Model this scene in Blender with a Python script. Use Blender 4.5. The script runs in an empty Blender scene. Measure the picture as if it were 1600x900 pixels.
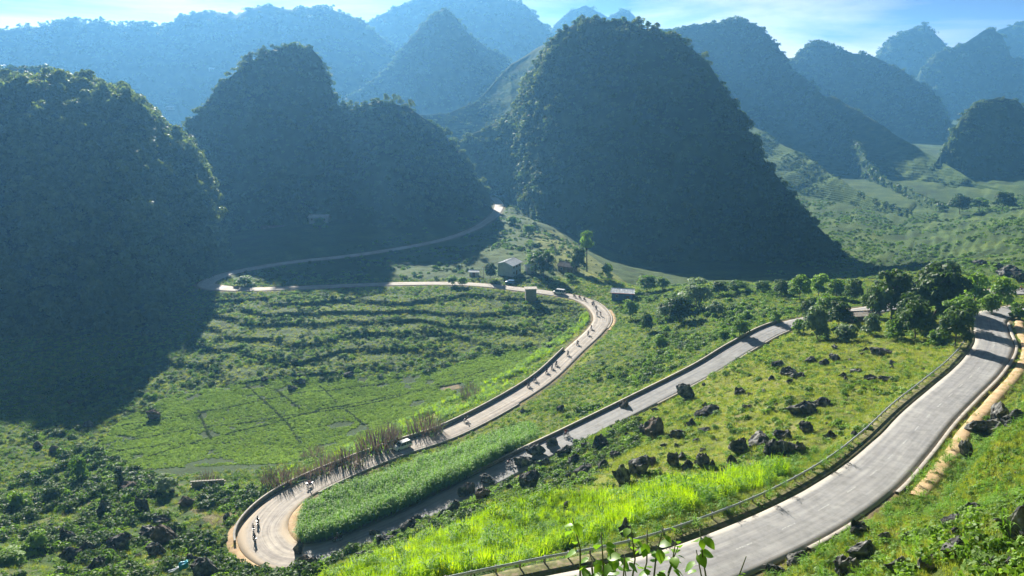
import bpy, bmesh, math, random
import numpy as np
from mathutils import Vector, Matrix

# ------------------------------------------------------------------ camera, sky, sun, exposure
sc = bpy.context.scene
COL = sc.collection
PITCH = math.radians(15.6)
SP, CP = math.sin(PITCH), math.cos(PITCH)
FPX = 1186.0                                   # focal length in pixels of the 1600 px wide photograph
Z0 = 100.0                                     # camera height above the zero level
cam = bpy.data.cameras.new('camera'); camo = bpy.data.objects.new('camera', cam); COL.objects.link(camo)
cam.sensor_width = 36; cam.lens = FPX / 1600 * 36; cam.clip_start = 0.2; cam.clip_end = 20000
camo.location = (0, 0, Z0); camo.rotation_euler = (math.pi / 2 - PITCH, 0, 0)
sc.camera = camo
SUN_AZ, SUN_EL = math.radians(-20), math.radians(25)
world = bpy.data.worlds.new("World"); sc.world = world; world.use_nodes = True
sun = bpy.data.lights.new('sun', 'SUN'); suno = bpy.data.objects.new('sun', sun); COL.objects.link(suno)
sun.energy = 5.0; sun.angle = math.radians(0.5); sun.color = (1.0, 0.94, 0.83)
sd = Vector((math.sin(SUN_AZ) * math.cos(SUN_EL), math.cos(SUN_AZ) * math.cos(SUN_EL), math.sin(SUN_EL)))
suno.rotation_euler = sd.to_track_quat('Z', 'Y').to_euler()
sc.view_settings.view_transform = 'Standard'; sc.view_settings.look = 'None'
sc.view_settings.exposure = 1.4; sc.view_settings.gamma = 1; sc.view_settings.use_curve_mapping = False
cy = sc.cycles
cy.max_bounces = 6; cy.diffuse_bounces = 2; cy.glossy_bounces = 1; cy.transmission_bounces = 3
cy.volume_bounces = 1; cy.transparent_max_bounces = 6; cy.caustics_reflective = False; cy.caustics_refractive = False
cy.use_denoising = True; cy.use_adaptive_sampling = True; cy.adaptive_threshold = 0.02
SKY_STRENGTH = 0.05
HAZE_COL = (0.2, 0.54, 1.0, 1); HAZE_DENS = 0.00018

def world_nodes():
    nt = world.node_tree; N = nt.nodes; L = nt.links
    bg = N['Background']; bg.inputs[1].default_value = SKY_STRENGTH
    sky = N.new('ShaderNodeTexSky'); sky.sky_type = 'NISHITA'; sky.sun_disc = False
    sky.sun_elevation = SUN_EL; sky.sun_rotation = SUN_AZ
    sky.air_density = 0.33; sky.dust_density = 0.0; sky.ozone_density = 2.0; sky.altitude = 4500
    # thin clouds: noise on the direction, projected on a flat layer overhead
    tc = N.new('ShaderNodeTexCoord'); sep = N.new('ShaderNodeSeparateXYZ'); L.new(tc.outputs['Generated'], sep.inputs[0])
    add = N.new('ShaderNodeMath'); add.operation = 'ADD'; add.inputs[1].default_value = 0.09
    ab = N.new('ShaderNodeMath'); ab.operation = 'ABSOLUTE'; L.new(sep.outputs[2], ab.inputs[0]); L.new(ab.outputs[0], add.inputs[0])
    dx = N.new('ShaderNodeMath'); dx.operation = 'DIVIDE'; L.new(sep.outputs[0], dx.inputs[0]); L.new(add.outputs[0], dx.inputs[1])
    dy = N.new('ShaderNodeMath'); dy.operation = 'DIVIDE'; L.new(sep.outputs[1], dy.inputs[0]); L.new(add.outputs[0], dy.inputs[1])
    cb = N.new('ShaderNodeCombineXYZ'); L.new(dx.outputs[0], cb.inputs[0]); L.new(dy.outputs[0], cb.inputs[1])
    no = N.new('ShaderNodeTexNoise'); no.inputs['Scale'].default_value = 0.42; no.inputs['Detail'].default_value = 9
    no.inputs['Roughness'].default_value = 0.58; no.inputs['Distortion'].default_value = 0.5
    mp = N.new('ShaderNodeMapping'); mp.inputs['Location'].default_value = (1.7, 4.4, 0); mp.inputs['Scale'].default_value = (1, 0.8, 1)
    L.new(cb.outputs[0], mp.inputs[0]); L.new(mp.outputs[0], no.inputs['Vector'])
    rp = N.new('ShaderNodeValToRGB'); rp.color_ramp.elements[0].position = 0.38; rp.color_ramp.elements[1].position = 0.57
    L.new(no.outputs[0], rp.inputs[0])
    mx = N.new('ShaderNodeMix'); mx.data_type = 'RGBA'
    # cloud brightness follows the sky's own, lifted and whitened
    hs = N.new('ShaderNodeHueSaturation'); hs.inputs['Saturation'].default_value = 0.1; hs.inputs['Value'].default_value = 1.15
    L.new(sky.outputs[0], hs.inputs['Color'])
    L.new(rp.outputs[0], mx.inputs[0]); L.new(sky.outputs[0], mx.inputs[6]); L.new(hs.outputs[0], mx.inputs[7])
    L.new(mx.outputs[2], bg.inputs[0])
world_nodes()

# ------------------------------------------------------------------ helpers
rng = np.random.default_rng(7)
R = random.Random(5)
def P(px, py, d):
    """the point seen at a pixel of the 1600x900 photograph that lies d metres below the camera"""
    x = (px - 800) / FPX; y = (450 - py) / FPX
    k = d / (SP - y * CP)
    return (k * x, k * (CP + y * SP), Z0 - d)
def PZ(px, py, zc):
    x = (px - 800) / FPX; y = (450 - py) / FPX
    return (zc * x, zc * (CP + y * SP), Z0 + zc * (-SP + y * CP))
def project(x, y, z):
    z = z - Z0; zc = y * CP - z * SP; u = y * SP + z * CP
    zc = np.where(zc < 0.1, 0.1, zc)
    return 800 + FPX * x / zc, 450 - FPX * u / zc, zc
def _hash(ix, iy, seed):
    h = (ix.astype(np.int64) * 374761393 + iy.astype(np.int64) * 668265263 + seed * 1442695041) & 0xffffffff
    h = ((h ^ (h >> 13)) * 1274126177) & 0xffffffff
    return ((h ^ (h >> 16)) & 0xffff) / 65535.0
def vnoise(x, y, seed=0):
    ix = np.floor(x); iy = np.floor(y); fx = x - ix; fy = y - iy
    fx = fx * fx * fx * (fx * (fx * 6 - 15) + 10); fy = fy * fy * fy * (fy * (fy * 6 - 15) + 10)
    a = _hash(ix, iy, seed); b = _hash(ix + 1, iy, seed); c = _hash(ix, iy + 1, seed); d = _hash(ix + 1, iy + 1, seed)
    return (a + (b - a) * fx) * (1 - fy) + (c + (d - c) * fx) * fy
def fbm(x, y, scale, octv=4, seed=0, rough=0.5):
    x = np.asarray(x, float) / scale; y = np.asarray(y, float) / scale; s = 0; a = 1; t = 0
    for i in range(octv):
        s = s + a * (vnoise(x, y, seed + i * 17) - 0.5) * 2; t += a; a *= rough
        x, y = x * 1.94 + y * 0.4 + 7.3, y * 1.94 - x * 0.4 + 3.1
    return s / t
def sstep(a, b, v):
    t = np.clip((v - a) / (b - a), 0, 1); return t * t * (3 - 2 * t)
def in_poly(px, py, poly):
    px = np.asarray(px); py = np.asarray(py); c = np.zeros(px.shape, bool); n = len(poly); j = n - 1
    for i in range(n):
        xi, yi = poly[i]; xj, yj = poly[j]
        if yi != yj:
            c ^= ((yi > py) != (yj > py)) & (px < (xj - xi) * (py - yi) / (yj - yi) + xi)
        j = i
    return c
def tag(o, label=None, cat=None, group=None, kind=None):
    if label: o['label'] = label
    if cat: o['category'] = cat
    if group: o['group'] = group
    if kind: o['kind'] = kind
    return o
def mesh_np(name, v, f, mat=None, smooth=False, cols=None):
    """v Nx3, f Mx3 or Mx4 (one size)"""
    me = bpy.data.meshes.new(name); v = np.asarray(v, np.float32); f = np.asarray(f, np.int32); k = f.shape[1]
    me.vertices.add(len(v)); me.vertices.foreach_set('co', v.ravel())
    me.loops.add(f.size); me.loops.foreach_set('vertex_index', f.ravel())
    me.polygons.add(len(f)); me.polygons.foreach_set('loop_start', np.arange(0, f.size, k, dtype=np.int32))
    me.polygons.foreach_set('loop_total', np.full(len(f), k, np.int32))
    me.update(calc_edges=True)
    if smooth: me.polygons.foreach_set('use_smooth', np.ones(len(f), bool))
    if cols is not None:
        for nm, arr in cols.items():
            a = me.attributes.new(nm, 'FLOAT', 'POINT'); a.data.foreach_set('value', np.asarray(arr, np.float32))
    if mat:
        for m in (mat if isinstance(mat, (list, tuple)) else [mat]): me.materials.append(m)
    return me
def link(name, me, parent=None, loc=None, rz=None):
    o = bpy.data.objects.new(name, me); COL.objects.link(o)
    if parent is not None: o.parent = parent
    if loc is not None: o.location = loc
    if rz is not None: o.rotation_euler = (0, 0, rz)
    return o
def grid_faces(nu, nv):
    i = np.arange(nu - 1)[:, None] * nv + np.arange(nv - 1)[None, :]
    return np.stack([i, i + nv, i + nv + 1, i + 1], -1).reshape(-1, 4)
def dense(poly, step):
    """Catmull-Rom through points (any dimension), resampled evenly in the first two"""
    p = np.array(poly, float); p = np.vstack([2 * p[0] - p[1], p, 2 * p[-1] - p[-2]]); out = []
    for i in range(1, len(p) - 2):
        t = np.linspace(0, 1, 24, endpoint=False)[:, None]
        a, b, c, d = p[i - 1], p[i], p[i + 1], p[i + 2]
        out.append(0.5 * (2 * b + (c - a) * t + (2 * a - 5 * b + 4 * c - d) * t ** 2 + (3 * b - a - 3 * c + d) * t ** 3))
    out = np.vstack(out + [p[-2][None]])
    s = np.concatenate([[0], np.cumsum(np.hypot(*np.diff(out[:, :2], axis=0).T))])
    q = np.arange(0, s[-1], step)
    return np.stack([np.interp(q, s, out[:, k]) for k in range(out.shape[1])], -1)

# ------------------------------------------------------------------ materials
def nodes(name):
    m = bpy.data.materials.new(name); m.use_nodes = True; nt = m.node_tree
    return m, nt, nt.nodes, nt.links, nt.nodes['Principled BSDF']
def ramp(N, stops):
    r = N.new('ShaderNodeValToRGB'); e = r.color_ramp.elements
    while len(e) < len(stops): e.new(0.5)
    for k, (p, c) in enumerate(stops): e[k].position = p; e[k].color = (*c, 1)
    return r
def noise(N, L, scale, detail=4, rough=0.55, vec=None):
    n = N.new('ShaderNodeTexNoise'); n.inputs['Scale'].default_value = scale; n.inputs['Detail'].default_value = detail
    n.inputs['Roughness'].default_value = rough
    if vec is None:
        g = N.new('ShaderNodeNewGeometry'); vec = g.outputs['Position']
    L.new(vec, n.inputs['Vector']); return n
def mat_noise(name, stops, scale=0.5, rough=0.85, bump=0.3, bscale=None, detail=5, spec=0.3, obj_space=False, metal=0):
    m, nt, N, L, b = nodes(name)
    vec = None
    if obj_space:
        tc = N.new('ShaderNodeTexCoord'); vec = tc.outputs['Object']
    n = noise(N, L, scale, detail, vec=vec); r = ramp(N, stops); L.new(n.outputs[0], r.inputs[0]); L.new(r.outputs[0], b.inputs['Base Color'])
    b.inputs['Roughness'].default_value = rough; b.inputs['Specular IOR Level'].default_value = spec; b.inputs['Metallic'].default_value = metal
    if bump:
        n2 = noise(N, L, bscale or scale * 3, 4, vec=vec); bp = N.new('ShaderNodeBump'); bp.inputs['Strength'].default_value = bump
        bp.inputs['Distance'].default_value = 0.3 / max(bscale or scale * 3, 0.3)
        L.new(n2.outputs[0], bp.inputs['Height']); L.new(bp.outputs[0], b.inputs['Normal'])
    return m
def mat_leaf(name, c1, c2, trans=0.45, tint=(1.25, 1.3, 0.55), rough=0.6, c3=None, vary=0.35):
    """leaf material: colour varies per instance and inside it, part of the light passes through the blade"""
    m, nt, N, L, b = nodes(name)
    oi = N.new('ShaderNodeObjectInfo'); n = noise(N, L, 0.35, 2)
    ad = N.new('ShaderNodeMath'); ad.operation = 'MULTIPLY_ADD'; ad.inputs[1].default_value = vary; L.new(oi.outputs['Random'], ad.inputs[0])
    ml = N.new('ShaderNodeMath'); ml.operation = 'MULTIPLY'; ml.inputs[1].default_value = 1.0; L.new(n.outputs[0], ml.inputs[0]); L.new(ml.outputs[0], ad.inputs[2])
    st = [(0.35, c1), (0.95, c2)]
    if c3: st.append((1.0, c3)); st[1] = (0.8, c2)
    r = ramp(N, st); L.new(ad.outputs[0], r.inputs[0]); L.new(r.outputs[0], b.inputs['Base Color'])
    b.inputs['Roughness'].default_value = rough; b.inputs['Specular IOR Level'].default_value = 0.3
    tr = N.new('ShaderNodeBsdfTranslucent'); mu = N.new('ShaderNodeMix'); mu.data_type = 'RGBA'; mu.blend_type = 'MULTIPLY'; mu.inputs[0].default_value = 1
    mu.inputs[7].default_value = (*tint, 1); L.new(r.outputs[0], mu.inputs[6]); L.new(mu.outputs[2], tr.inputs[0])
    mx = N.new('ShaderNodeMixShader'); mx.inputs[0].default_value = trans
    L.new(b.outputs[0], mx.inputs[1]); L.new(tr.outputs[0], mx.inputs[2]); L.new(mx.outputs[0], N['Material Output'].inputs['Surface'])
    return m
def mat_flat(name, c, rough=0.5, metal=0.0, spec=0.5, var=0.12, scale=3):
    c = np.array(c); lo = tuple(np.clip(c * (1 - var), 0, 1)); hi = tuple(np.clip(c * (1 + var), 0, 1))
    return mat_noise(name, [(0.3, lo), (0.7, hi)], scale, rough, 0, None, 3, spec, True, metal)

M = {}
def attr(N, name):
    a = N.new('ShaderNodeAttribute'); a.attribute_name = name; return a
def ground_material():
    m, nt, N, L, b = nodes('ground_mat')
    n1 = noise(N, L, 0.045, 6, 0.6); n2 = noise(N, L, 0.6, 6, 0.65)
    g1 = ramp(N, [(0.3, (0.03, 0.055, 0.012)), (0.5, (0.055, 0.10, 0.017)), (0.7, (0.11, 0.155, 0.028))]); L.new(n1.outputs[0], g1.inputs[0])
    g2 = ramp(N, [(0.3, (0.45, 0.5, 0.5)), (0.55, (0.95, 0.95, 0.9)), (0.75, (1.5, 1.35, 1.2))]); L.new(n2.outputs[0], g2.inputs[0])
    mm = N.new('ShaderNodeMix'); mm.data_type = 'RGBA'; mm.blend_type = 'MULTIPLY'; mm.inputs[0].default_value = 1
    L.new(g1.outputs[0], mm.inputs[6]); L.new(g2.outputs[0], mm.inputs[7])
    # yellow grass attribute, field attribute, bare earth attribute
    def mixin(prev, an, col, n=None):
        a = attr(N, an); x = N.new('ShaderNodeMix'); x.data_type = 'RGBA'; L.new(a.outputs['Fac'], x.inputs[0]); L.new(prev, x.inputs[6])
        r = ramp(N, col); L.new((n or n2).outputs[0], r.inputs[0]); L.new(r.outputs[0], x.inputs[7]); return x.outputs[2]
    o = mixin(mm.outputs[2], 'yellow', [(0.3, (0.10, 0.13, 0.02)), (0.7, (0.26, 0.27, 0.05))])
    o = mixin(o, 'field', [(0.3, (0.02, 0.04, 0.01)), (0.7, (0.045, 0.085, 0.02))])
    o = mixin(o, 'earth', [(0.3, (0.13, 0.10, 0.06)), (0.7, (0.30, 0.22, 0.13))])
    L.new(o, b.inputs['Base Color']); b.inputs['Roughness'].default_value = 0.9; b.inputs['Specular IOR Level'].default_value = 0.15
    n3 = noise(N, L, 1.3, 6, 0.7); bp = N.new('ShaderNodeBump'); bp.inputs['Strength'].default_value = 0.9; bp.inputs['Distance'].default_value = 0.35
    L.new(n3.outputs[0], bp.inputs['Height']); L.new(bp.outputs[0], b.inputs['Normal'])
    return m
M['ground'] = ground_material()
M['hill'] = mat_noise('hill_mat', [(0.3, (0.022, 0.042, 0.014)), (0.52, (0.05, 0.085, 0.022)), (0.72, (0.10, 0.14, 0.04))], 0.06, 0.95, 1.0, 0.35, 8, 0.1)
M['hill_green'] = mat_noise('green_hill_mat', [(0.3, (0.03, 0.06, 0.014)), (0.52, (0.06, 0.10, 0.022)), (0.72, (0.11, 0.155, 0.035))], 0.08, 0.95, 1.0, 0.35, 8, 0.1)

# ------------------------------------------------------------------ roads: centre lines
def line(pts): return np.array([P(a, b, c) + (w,) for a, b, c, w in pts])
UPPER = line([(640, 990, 42.5, 3.4), (860, 940, 43.5, 3.4), (1060, 893, 44.5, 3.4), (1240, 818, 45.5, 3.4), (1345, 755, 47, 3.4), (1405, 700, 48.5, 3.3), (1450, 650, 50, 3.3),
              (1490, 613, 51.5, 3.3), (1530, 575, 53, 3.4), (1553, 540, 54.5, 3.5), (1547, 513, 55.7, 3.5), (1547, 497, 56.6, 3.5),
              (1566, 488, 57.5, 3.4), (1610, 481, 58.7, 3.3), (1665, 475, 60, 3.3), (1690, 466, 61, 3.3), (1660, 459, 62, 3.3), (1590, 455, 62.6, 3.2),
              (1500, 462, 64, 3.1), (1400, 478, 65.5, 3.0), (1300, 494, 67, 3.0), (1220, 512, 68.5, 3.0), (1160, 542, 70, 3.0), (1100, 579, 72, 3.0),
              (1000, 630, 74.5, 3.0), (900, 680, 77, 3.0), (830, 714, 78.5, 3.0), (740, 759, 80, 3.0), (660, 800, 81.5, 3.0),
              (570, 840, 82.7, 3.1), (500, 866, 83.4, 3.6), (440, 868, 83.8, 4.3), (411, 835, 84, 4.6), (427, 800, 84.2, 4.2), (470, 767, 84.6, 3.6),
              (540, 734, 85, 3.2), (620, 703, 85.5, 3.0), (700, 676, 86, 3.0), (780, 636, 86.5, 3.0), (850, 592, 87, 3.0), (898, 547, 87.5, 3.1),
              (930, 517, 87.8, 3.2), (941, 497, 88, 3.3), (928, 478, 88, 3.2), (900, 465, 88, 3.0), (860, 458, 88, 2.9), (820, 453, 88, 2.8),
              (760, 446, 88, 2.7), (700, 443, 88, 2.6), (600, 444, 88, 2.6), (500, 448, 88, 2.6), (400, 452, 88, 2.8), (345, 450, 88, 3.6),
              (322, 445, 88, 3.8), (334, 435, 88, 3.2), (370, 424, 88, 2.7), (450, 410, 88.3, 2.6), (550, 399, 88.8, 2.6), (640, 385, 89.5, 2.6),
              (700, 372, 90, 2.6), (745, 355, 90, 2.7), (770, 338, 90, 3.0), (780, 323, 90, 3.2), (776, 313, 90.3, 3.0), (764, 306, 91, 2.6), (740, 302, 91, 2.6)])
ROAD = dense(UPPER, 0.8)
d_ = ROAD[2:] - ROAD[:-2]; d_ = np.vstack([d_[0], d_, d_[-1]])[:, :2]; d_ /= np.linalg.norm(d_, axis=1)[:, None]
ROADT = d_; ROADN = np.stack([-d_[:, 1], d_[:, 0]], -1)          # left hand normal
# smooth road heights
k_ = np.ones(25) / 25
ROAD[:, 2] = np.convolve(np.pad(ROAD[:, 2], 12, 'edge'), k_, 'valid')
def road_near(px, py, zc_hint=None):
    """index of the road sample that projects nearest to a pixel"""
    a, b, c = project(ROAD[:, 0], ROAD[:, 1], ROAD[:, 2]); return int(np.argmin((a - px) ** 2 + (b - py) ** 2))
# raster of distance to road
RES = 0.8; RX0, RY0, RX1, RY1 = -230, 20, 240, 640
nx, ny = int((RX1 - RX0) / RES), int((RY1 - RY0) / RES)
RD = np.full((nx, ny), 99.0); RZ = np.zeros((nx, ny))
rad = int(14 / RES)
oi = np.arange(-rad, rad + 1); OX, OY = np.meshgrid(oi, oi, indexing='ij')
for q in ROAD:
    cx, cyy = int((q[0] - RX0) / RES), int((q[1] - RY0) / RES)
    if not (rad < cx < nx - rad - 1 and rad < cyy < ny - rad - 1): continue
    gx = RX0 + (cx + OX) * RES; gy = RY0 + (cyy + OY) * RES
    dd = np.hypot(gx - q[0], gy - q[1]) - q[3]
    sl = (slice(cx - rad, cx + rad + 1), slice(cyy - rad, cyy + rad + 1))
    m_ = dd < RD[sl]; RD[sl] = np.where(m_, dd, RD[sl]); RZ[sl] = np.where(m_, q[2], RZ[sl])
def rlook(x, y):
    fx = np.clip((np.asarray(x) - RX0) / RES, 0, nx - 1.01); fy = np.clip((np.asarray(y) - RY0) / RES, 0, ny - 1.01)
    ix = fx.astype(int); iy = fy.astype(int); fx = fx - ix; fy = fy - iy
    def s(A): return (A[ix, iy] * (1 - fx) + A[ix + 1, iy] * fx) * (1 - fy) + (A[ix, iy + 1] * (1 - fx) + A[ix + 1, iy + 1] * fx) * fy
    d = s(RD); near = (RZ[ix, iy] > 0)
    w = [(RZ[ix + a, iy + b] > 0) for a in (0, 1) for b in (0, 1)]
    zz = np.zeros(d.shape); ww = np.zeros(d.shape)
    for (a, b), wt in zip(((0, 0), (0, 1), (1, 0), (1, 1)), ((1 - fx) * (1 - fy), (1 - fx) * fy, fx * (1 - fy), fx * fy)):
        z_ = RZ[ix + a, iy + b]; ok = z_ > 0; zz += np.where(ok, z_ * wt, 0); ww += np.where(ok, wt, 0)
    return np.where(ww > 0, d, 99), zz / np.maximum(ww, 1e-6)

# ------------------------------------------------------------------ ground heights
CT = [P(*a) for a in [
    (1500, 880, 30), (1560, 720, 38), (1590, 600, 46), (1640, 520, 51), (1400, 860, 37.5), (1330, 880, 37), (1470, 790, 41), (1600, 800, 31), (1520, 690, 44),
    (700, 885, 57), (900, 840, 53), (1000, 795, 51), (1150, 740, 51.5), (1200, 765, 48), (1000, 820, 48.5), (560, 890, 63), (620, 860, 65),
    (760, 830, 61), (760, 785, 71), (850, 780, 60), (900, 750, 65), (1000, 720, 60), (1000, 660, 69), (640, 830, 76), (1100, 700, 57), (1100, 640, 65),
    (1200, 700, 52.5), (1200, 620, 58.5), (1200, 560, 64), (1380, 655, 51), (1400, 600, 54.5), (1400, 540, 58.5), (1400, 500, 62), (1480, 560, 55.5), (1300, 640, 53.5),
    (1300, 560, 60.5), (1300, 520, 64), (1100, 545, 74), (1100, 500, 77), (1100, 462, 79), (1100, 446, 83), (1100, 420, 108), (900, 640, 82.5), (900, 600, 84.5),
    (1000, 560, 80.5), (1000, 500, 84.5), (1000, 462, 86.5), (1000, 449, 92), (1000, 425, 110), (800, 690, 83), (700, 730, 83.3), (600, 775, 83.7),
    (1200, 480, 72), (1200, 455, 77), (1200, 443, 82), (1200, 425, 106), (1300, 450, 73), (1300, 436, 84), (1310, 422, 100), (1400, 400, 101), (1450, 370, 104), (1500, 340, 107),
    (1450, 440, 69), (1550, 436, 67), (1600, 400, 71), (1550, 380, 83), (1600, 345, 79), (1500, 405, 87), (1450, 412, 94), (1640, 322, 82), (1560, 312, 109), (1700, 400, 66), (1750, 340, 70),
    (600, 640, 95), (450, 640, 95.6), (300, 680, 95), (200, 720, 93.5), (500, 700, 92), (650, 600, 94.6), (750, 560, 93.5), (850, 530, 91), (850, 490, 90.3),
    (700, 500, 90.7), (600, 540, 93.5), (600, 480, 89.6), (450, 560, 94), (400, 500, 91.2), (300, 560, 94.5), (320, 480, 90.5), (250, 600, 95.6), (100, 620, 95.5),
    (0, 600, 93), (150, 550, 94), (-150, 620, 92), (300, 760, 88), (200, 800, 85.5), (100, 850, 80.5), (50, 780, 88.5), (0, 720, 92), (-200, 800, 84), (330, 815, 84), (380, 885, 81.5), (290, 880, 79),
    (480, 895, 76), (50, 895, 75.5), (-200, 900, 70), (400, 740, 89), (500, 730, 87), (700, 650, 88.5), (800, 600, 89), (600, 690, 89),
    (950, 438, 88), (900, 410, 87), (860, 380, 87), (820, 345, 88), (800, 325, 90), (600, 420, 88.2), (850, 432, 88), (450, 432, 88.1), (560, 380, 86), (460, 395, 86), (700, 350, 88),
    (540, 470, 88.8), (440, 476, 88.9), (690, 468, 88.6), (790, 470, 89.2)]]
def W(x, y, d): return (x, y, Z0 - d)
CT += [W(0, 0, 1.8), W(0, 10, 10.5), W(8, 24, 23.5), W(0, 28, 25), W(-10, 45, 40), W(4, 44, 38.5), W(20, 30, 21), W(30, 10, 3), W(0, -30, -10), W(-40, 20, 22), W(-60, -20, 8), W(60, -20, -12), W(70, 30, 10), W(90, 70, 22), W(120, 100, 34), W(160, 130, 42),
       W(-40, 60, 55), W(-60, 90, 68), W(-100, 60, 56), W(-150, 110, 74), W(-25, 70, 60), W(-200, 200, 92), W(-300, 100, 70), W(-150, -50, 10), W(200, 0, -10), W(260, 150, 36), W(300, 300, 60),
       W(-300, 300, 95), W(-200, 450, 95), W(0, 560, 112), W(150, 480, 112), W(250, 560, 110), W(400, 700, 112), W(-100, 700, 105), W(-400, 700, 105), W(330, 420, 72), W(500, 500, 60), W(700, 900, 100),
       W(0, 1000, 115), W(400, 1200, 110), W(-500, 1200, 110), W(1000, 1200, 100), W(-1000, 1000, 100), W(1000, 300, 20), W(-1000, 100, 40), W(0, -600, -60),
       W(0, 2500, 100), W(2000, 2500, 80), W(-2000, 2500, 80), W(2500, 0, 20), W(-2500, 0, 20), W(0, -2500, -60)]
CT += [tuple(q[:3]) for q in ROAD[::30]]
CT = np.array(CT)
keep = []
for i, c in enumerate(CT):
    if all(np.hypot(*(c[:2] - CT[j][:2])) > 3.0 for j in keep): keep.append(i)
CT = CT[keep]
def _phi(r2): return -np.sqrt(r2 + 36.0)
def _rbf_fit():
    n = len(CT); D = ((CT[:, None, :2] - CT[None, :, :2]) ** 2).sum(-1)
    A = np.zeros((n + 3, n + 3)); A[:n, :n] = _phi(D) - np.eye(n) * 1.2; A[:n, n] = 1; A[:n, n + 1:] = CT[:, :2] / 1000; A[n:, :n] = A[:n, n:].T
    return np.linalg.solve(A, np.concatenate([CT[:, 2], [0, 0, 0]]))
RW = _rbf_fit()
def rbf(x, y):
    x = np.asarray(x, float); sh = x.shape; x = x.ravel(); y = np.asarray(y, float).ravel(); out = np.zeros(len(x)); n = len(CT)
    for s in range(0, len(x), 40000):
        e = slice(s, s + 40000); D = (x[e, None] - CT[None, :, 0]) ** 2 + (y[e, None] - CT[None, :, 1]) ** 2
        out[e] = _phi(D) @ RW[:n] + RW[n] + RW[n + 1] * x[e] / 1000 + RW[n + 2] * y[e] / 1000
    return out.reshape(sh)
FIELD = [(150, 700), (185, 660), (255, 622), (420, 588), (560, 590), (700, 575), (800, 545), (870, 545), (790, 590), (690, 640), (560, 690), (440, 728), (330, 742), (250, 745), (170, 738)]
def terr_amt(px, py, zc):
    """where the slopes are cut in terraces"""
    a = in_poly(px, py, [(255, 600), (330, 470), (470, 462), (700, 455), (850, 470), (925, 480), (900, 530), (800, 548), (640, 578), (430, 590), (330, 610)]) * 1.0
    b = in_poly(px, py, [(1150, 445), (1180, 330), (1300, 300), (1400, 340), (1470, 290), (1600, 260), (1750, 260), (1750, 380), (1560, 400), (1430, 440)]) * 1.0
    c = in_poly(px, py, [(60, 700), (120, 620), (260, 560), (330, 600), (200, 680)]) * 0.8
    return np.clip(a + b + c, 0, 1)
def terrace(z, step, sharp=0.72):
    q = z / step; f = q - np.floor(q); return (np.floor(q) + sstep(sharp, 1, f)) * step
def height(x, y, detail=True):
    x = np.asarray(x, float); y = np.asarray(y, float)
    z = rbf(x, y); r = np.hypot(x, y)
    z = z + fbm(x, y, 26, 4, 3) * np.clip(r / 120, 0.1, 1) * 0.9
    px, py, zc = project(x, y, z)
    fl = in_poly(px, py, FIELD)
    t = terr_amt(px, py, zc)
    zw = z + fbm(x, y, 40, 3, 9) * 1.6
    zt = np.where(px < 960, terrace(zw, 1.3, .78), terrace(zw, 2.2, .8)) + 0.12 * fbm(x, y, 3, 2, 5)
    z = z * (1 - t) + zt * t
    if detail: z = z + fbm(x, y, 4.0, 3, 11) * 0.38 * np.where(fl, 0.25, 1) * np.clip(r / 40, 0.2, 1)
    d, rz = rlook(x, y)
    wide = in_poly(px, py, [(1395, 800), (1440, 700), (1520, 620), (1575, 500), (1640, 480), (1660, 580), (1570, 710), (1470, 810)]) * 3.2
    w = 1 - sstep(1.2 + wide, 6.5 + wide, d)
    z = z * (1 - w) + (rz - 0.16) * w
    return z

# ------------------------------------------------------------------ ground sheet
def build_ground():
    az = np.concatenate([np.linspace(-180, -44, 30, endpoint=False), np.linspace(-44, 44, 640), np.linspace(44, 180, 30)[1:]])
    r = np.concatenate([np.geomspace(1.5, 30, 36, endpoint=False), np.arange(30, 470, 0.68), np.geomspace(470, 3000, 80)])
    A, Rr = np.meshgrid(np.radians(az), r, indexing='ij')
    x = Rr * np.sin(A); y = Rr * np.cos(A); z = height(x, y)
    px, py, zc = project(x, y, z)
    n = fbm(x, y, 14, 4, 21); n2 = fbm(x, y, 5, 3, 33)
    yel = in_poly(px, py, [(420, 760), (620, 640), (850, 540), (930, 500), (930, 560), (760, 640), (560, 720), (430, 780)]) * 0.7
    yel = np.maximum(yel, in_poly(px, py, [(1000, 620), (1230, 500), (1560, 500), (1500, 600), (1400, 680), (1200, 780), (1000, 800), (900, 800)]) * 0.75)
    yel = np.maximum(yel, in_poly(px, py, [(1180, 900), (1400, 720), (1600, 560), (1900, 560), (1900, 1200), (1100, 1200)]) * 0.6)
    yel = np.maximum(yel, in_poly(px, py, [(620, 640), (1000, 560), (1230, 440), (1100, 640), (800, 760)]) * 0.35)
    yel = np.maximum(yel, in_poly(px, py, [(830, 360), (870, 360), (990, 450), (970, 480), (880, 450)]) * 0.7)
    yel = np.clip(yel + n * 0.5 * (yel > 0), 0, 1)
    fld = in_poly(px, py, FIELD) * 1.0
    fld = np.maximum(fld, in_poly(px, py, [(1330, 450), (1370, 415), (1400, 390), (1450, 375), (1450, 400), (1420, 440)]) * 0.9)
    d, _ = rlook(x, y)
    ear = (1 - sstep(0.5, 1.6, d + n2 * 0.8)) * 0.9
    ear = np.maximum(ear, sstep(0.25, 0.6, n2 * 0.6 + n) * 0.5 * (zc < 170))
    ear = np.maximum(ear, in_poly(px + n * 30, py + n2 * 12, [(300, 770), (370, 760), (385, 800), (330, 830), (290, 800)]) * 0.6)
    ear = np.maximum(ear, in_poly(px + n * 10, py, [(680, 596), (715, 592), (722, 606), (690, 612)]) * 0.8)
    v = np.stack([x, y, z], -1).reshape(-1, 3)
    f = grid_faces(len(az), len(r))
    me = mesh_np('ground', v, f, M['ground'], True, {'yellow': yel.ravel(), 'field': fld.ravel(), 'earth': np.clip(ear, 0, 1).ravel()})
    o = link('ground', me); tag(o, 'green karst valley floor and hillsides under the switchback road', 'ground', kind='structure')
build_ground()

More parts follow.
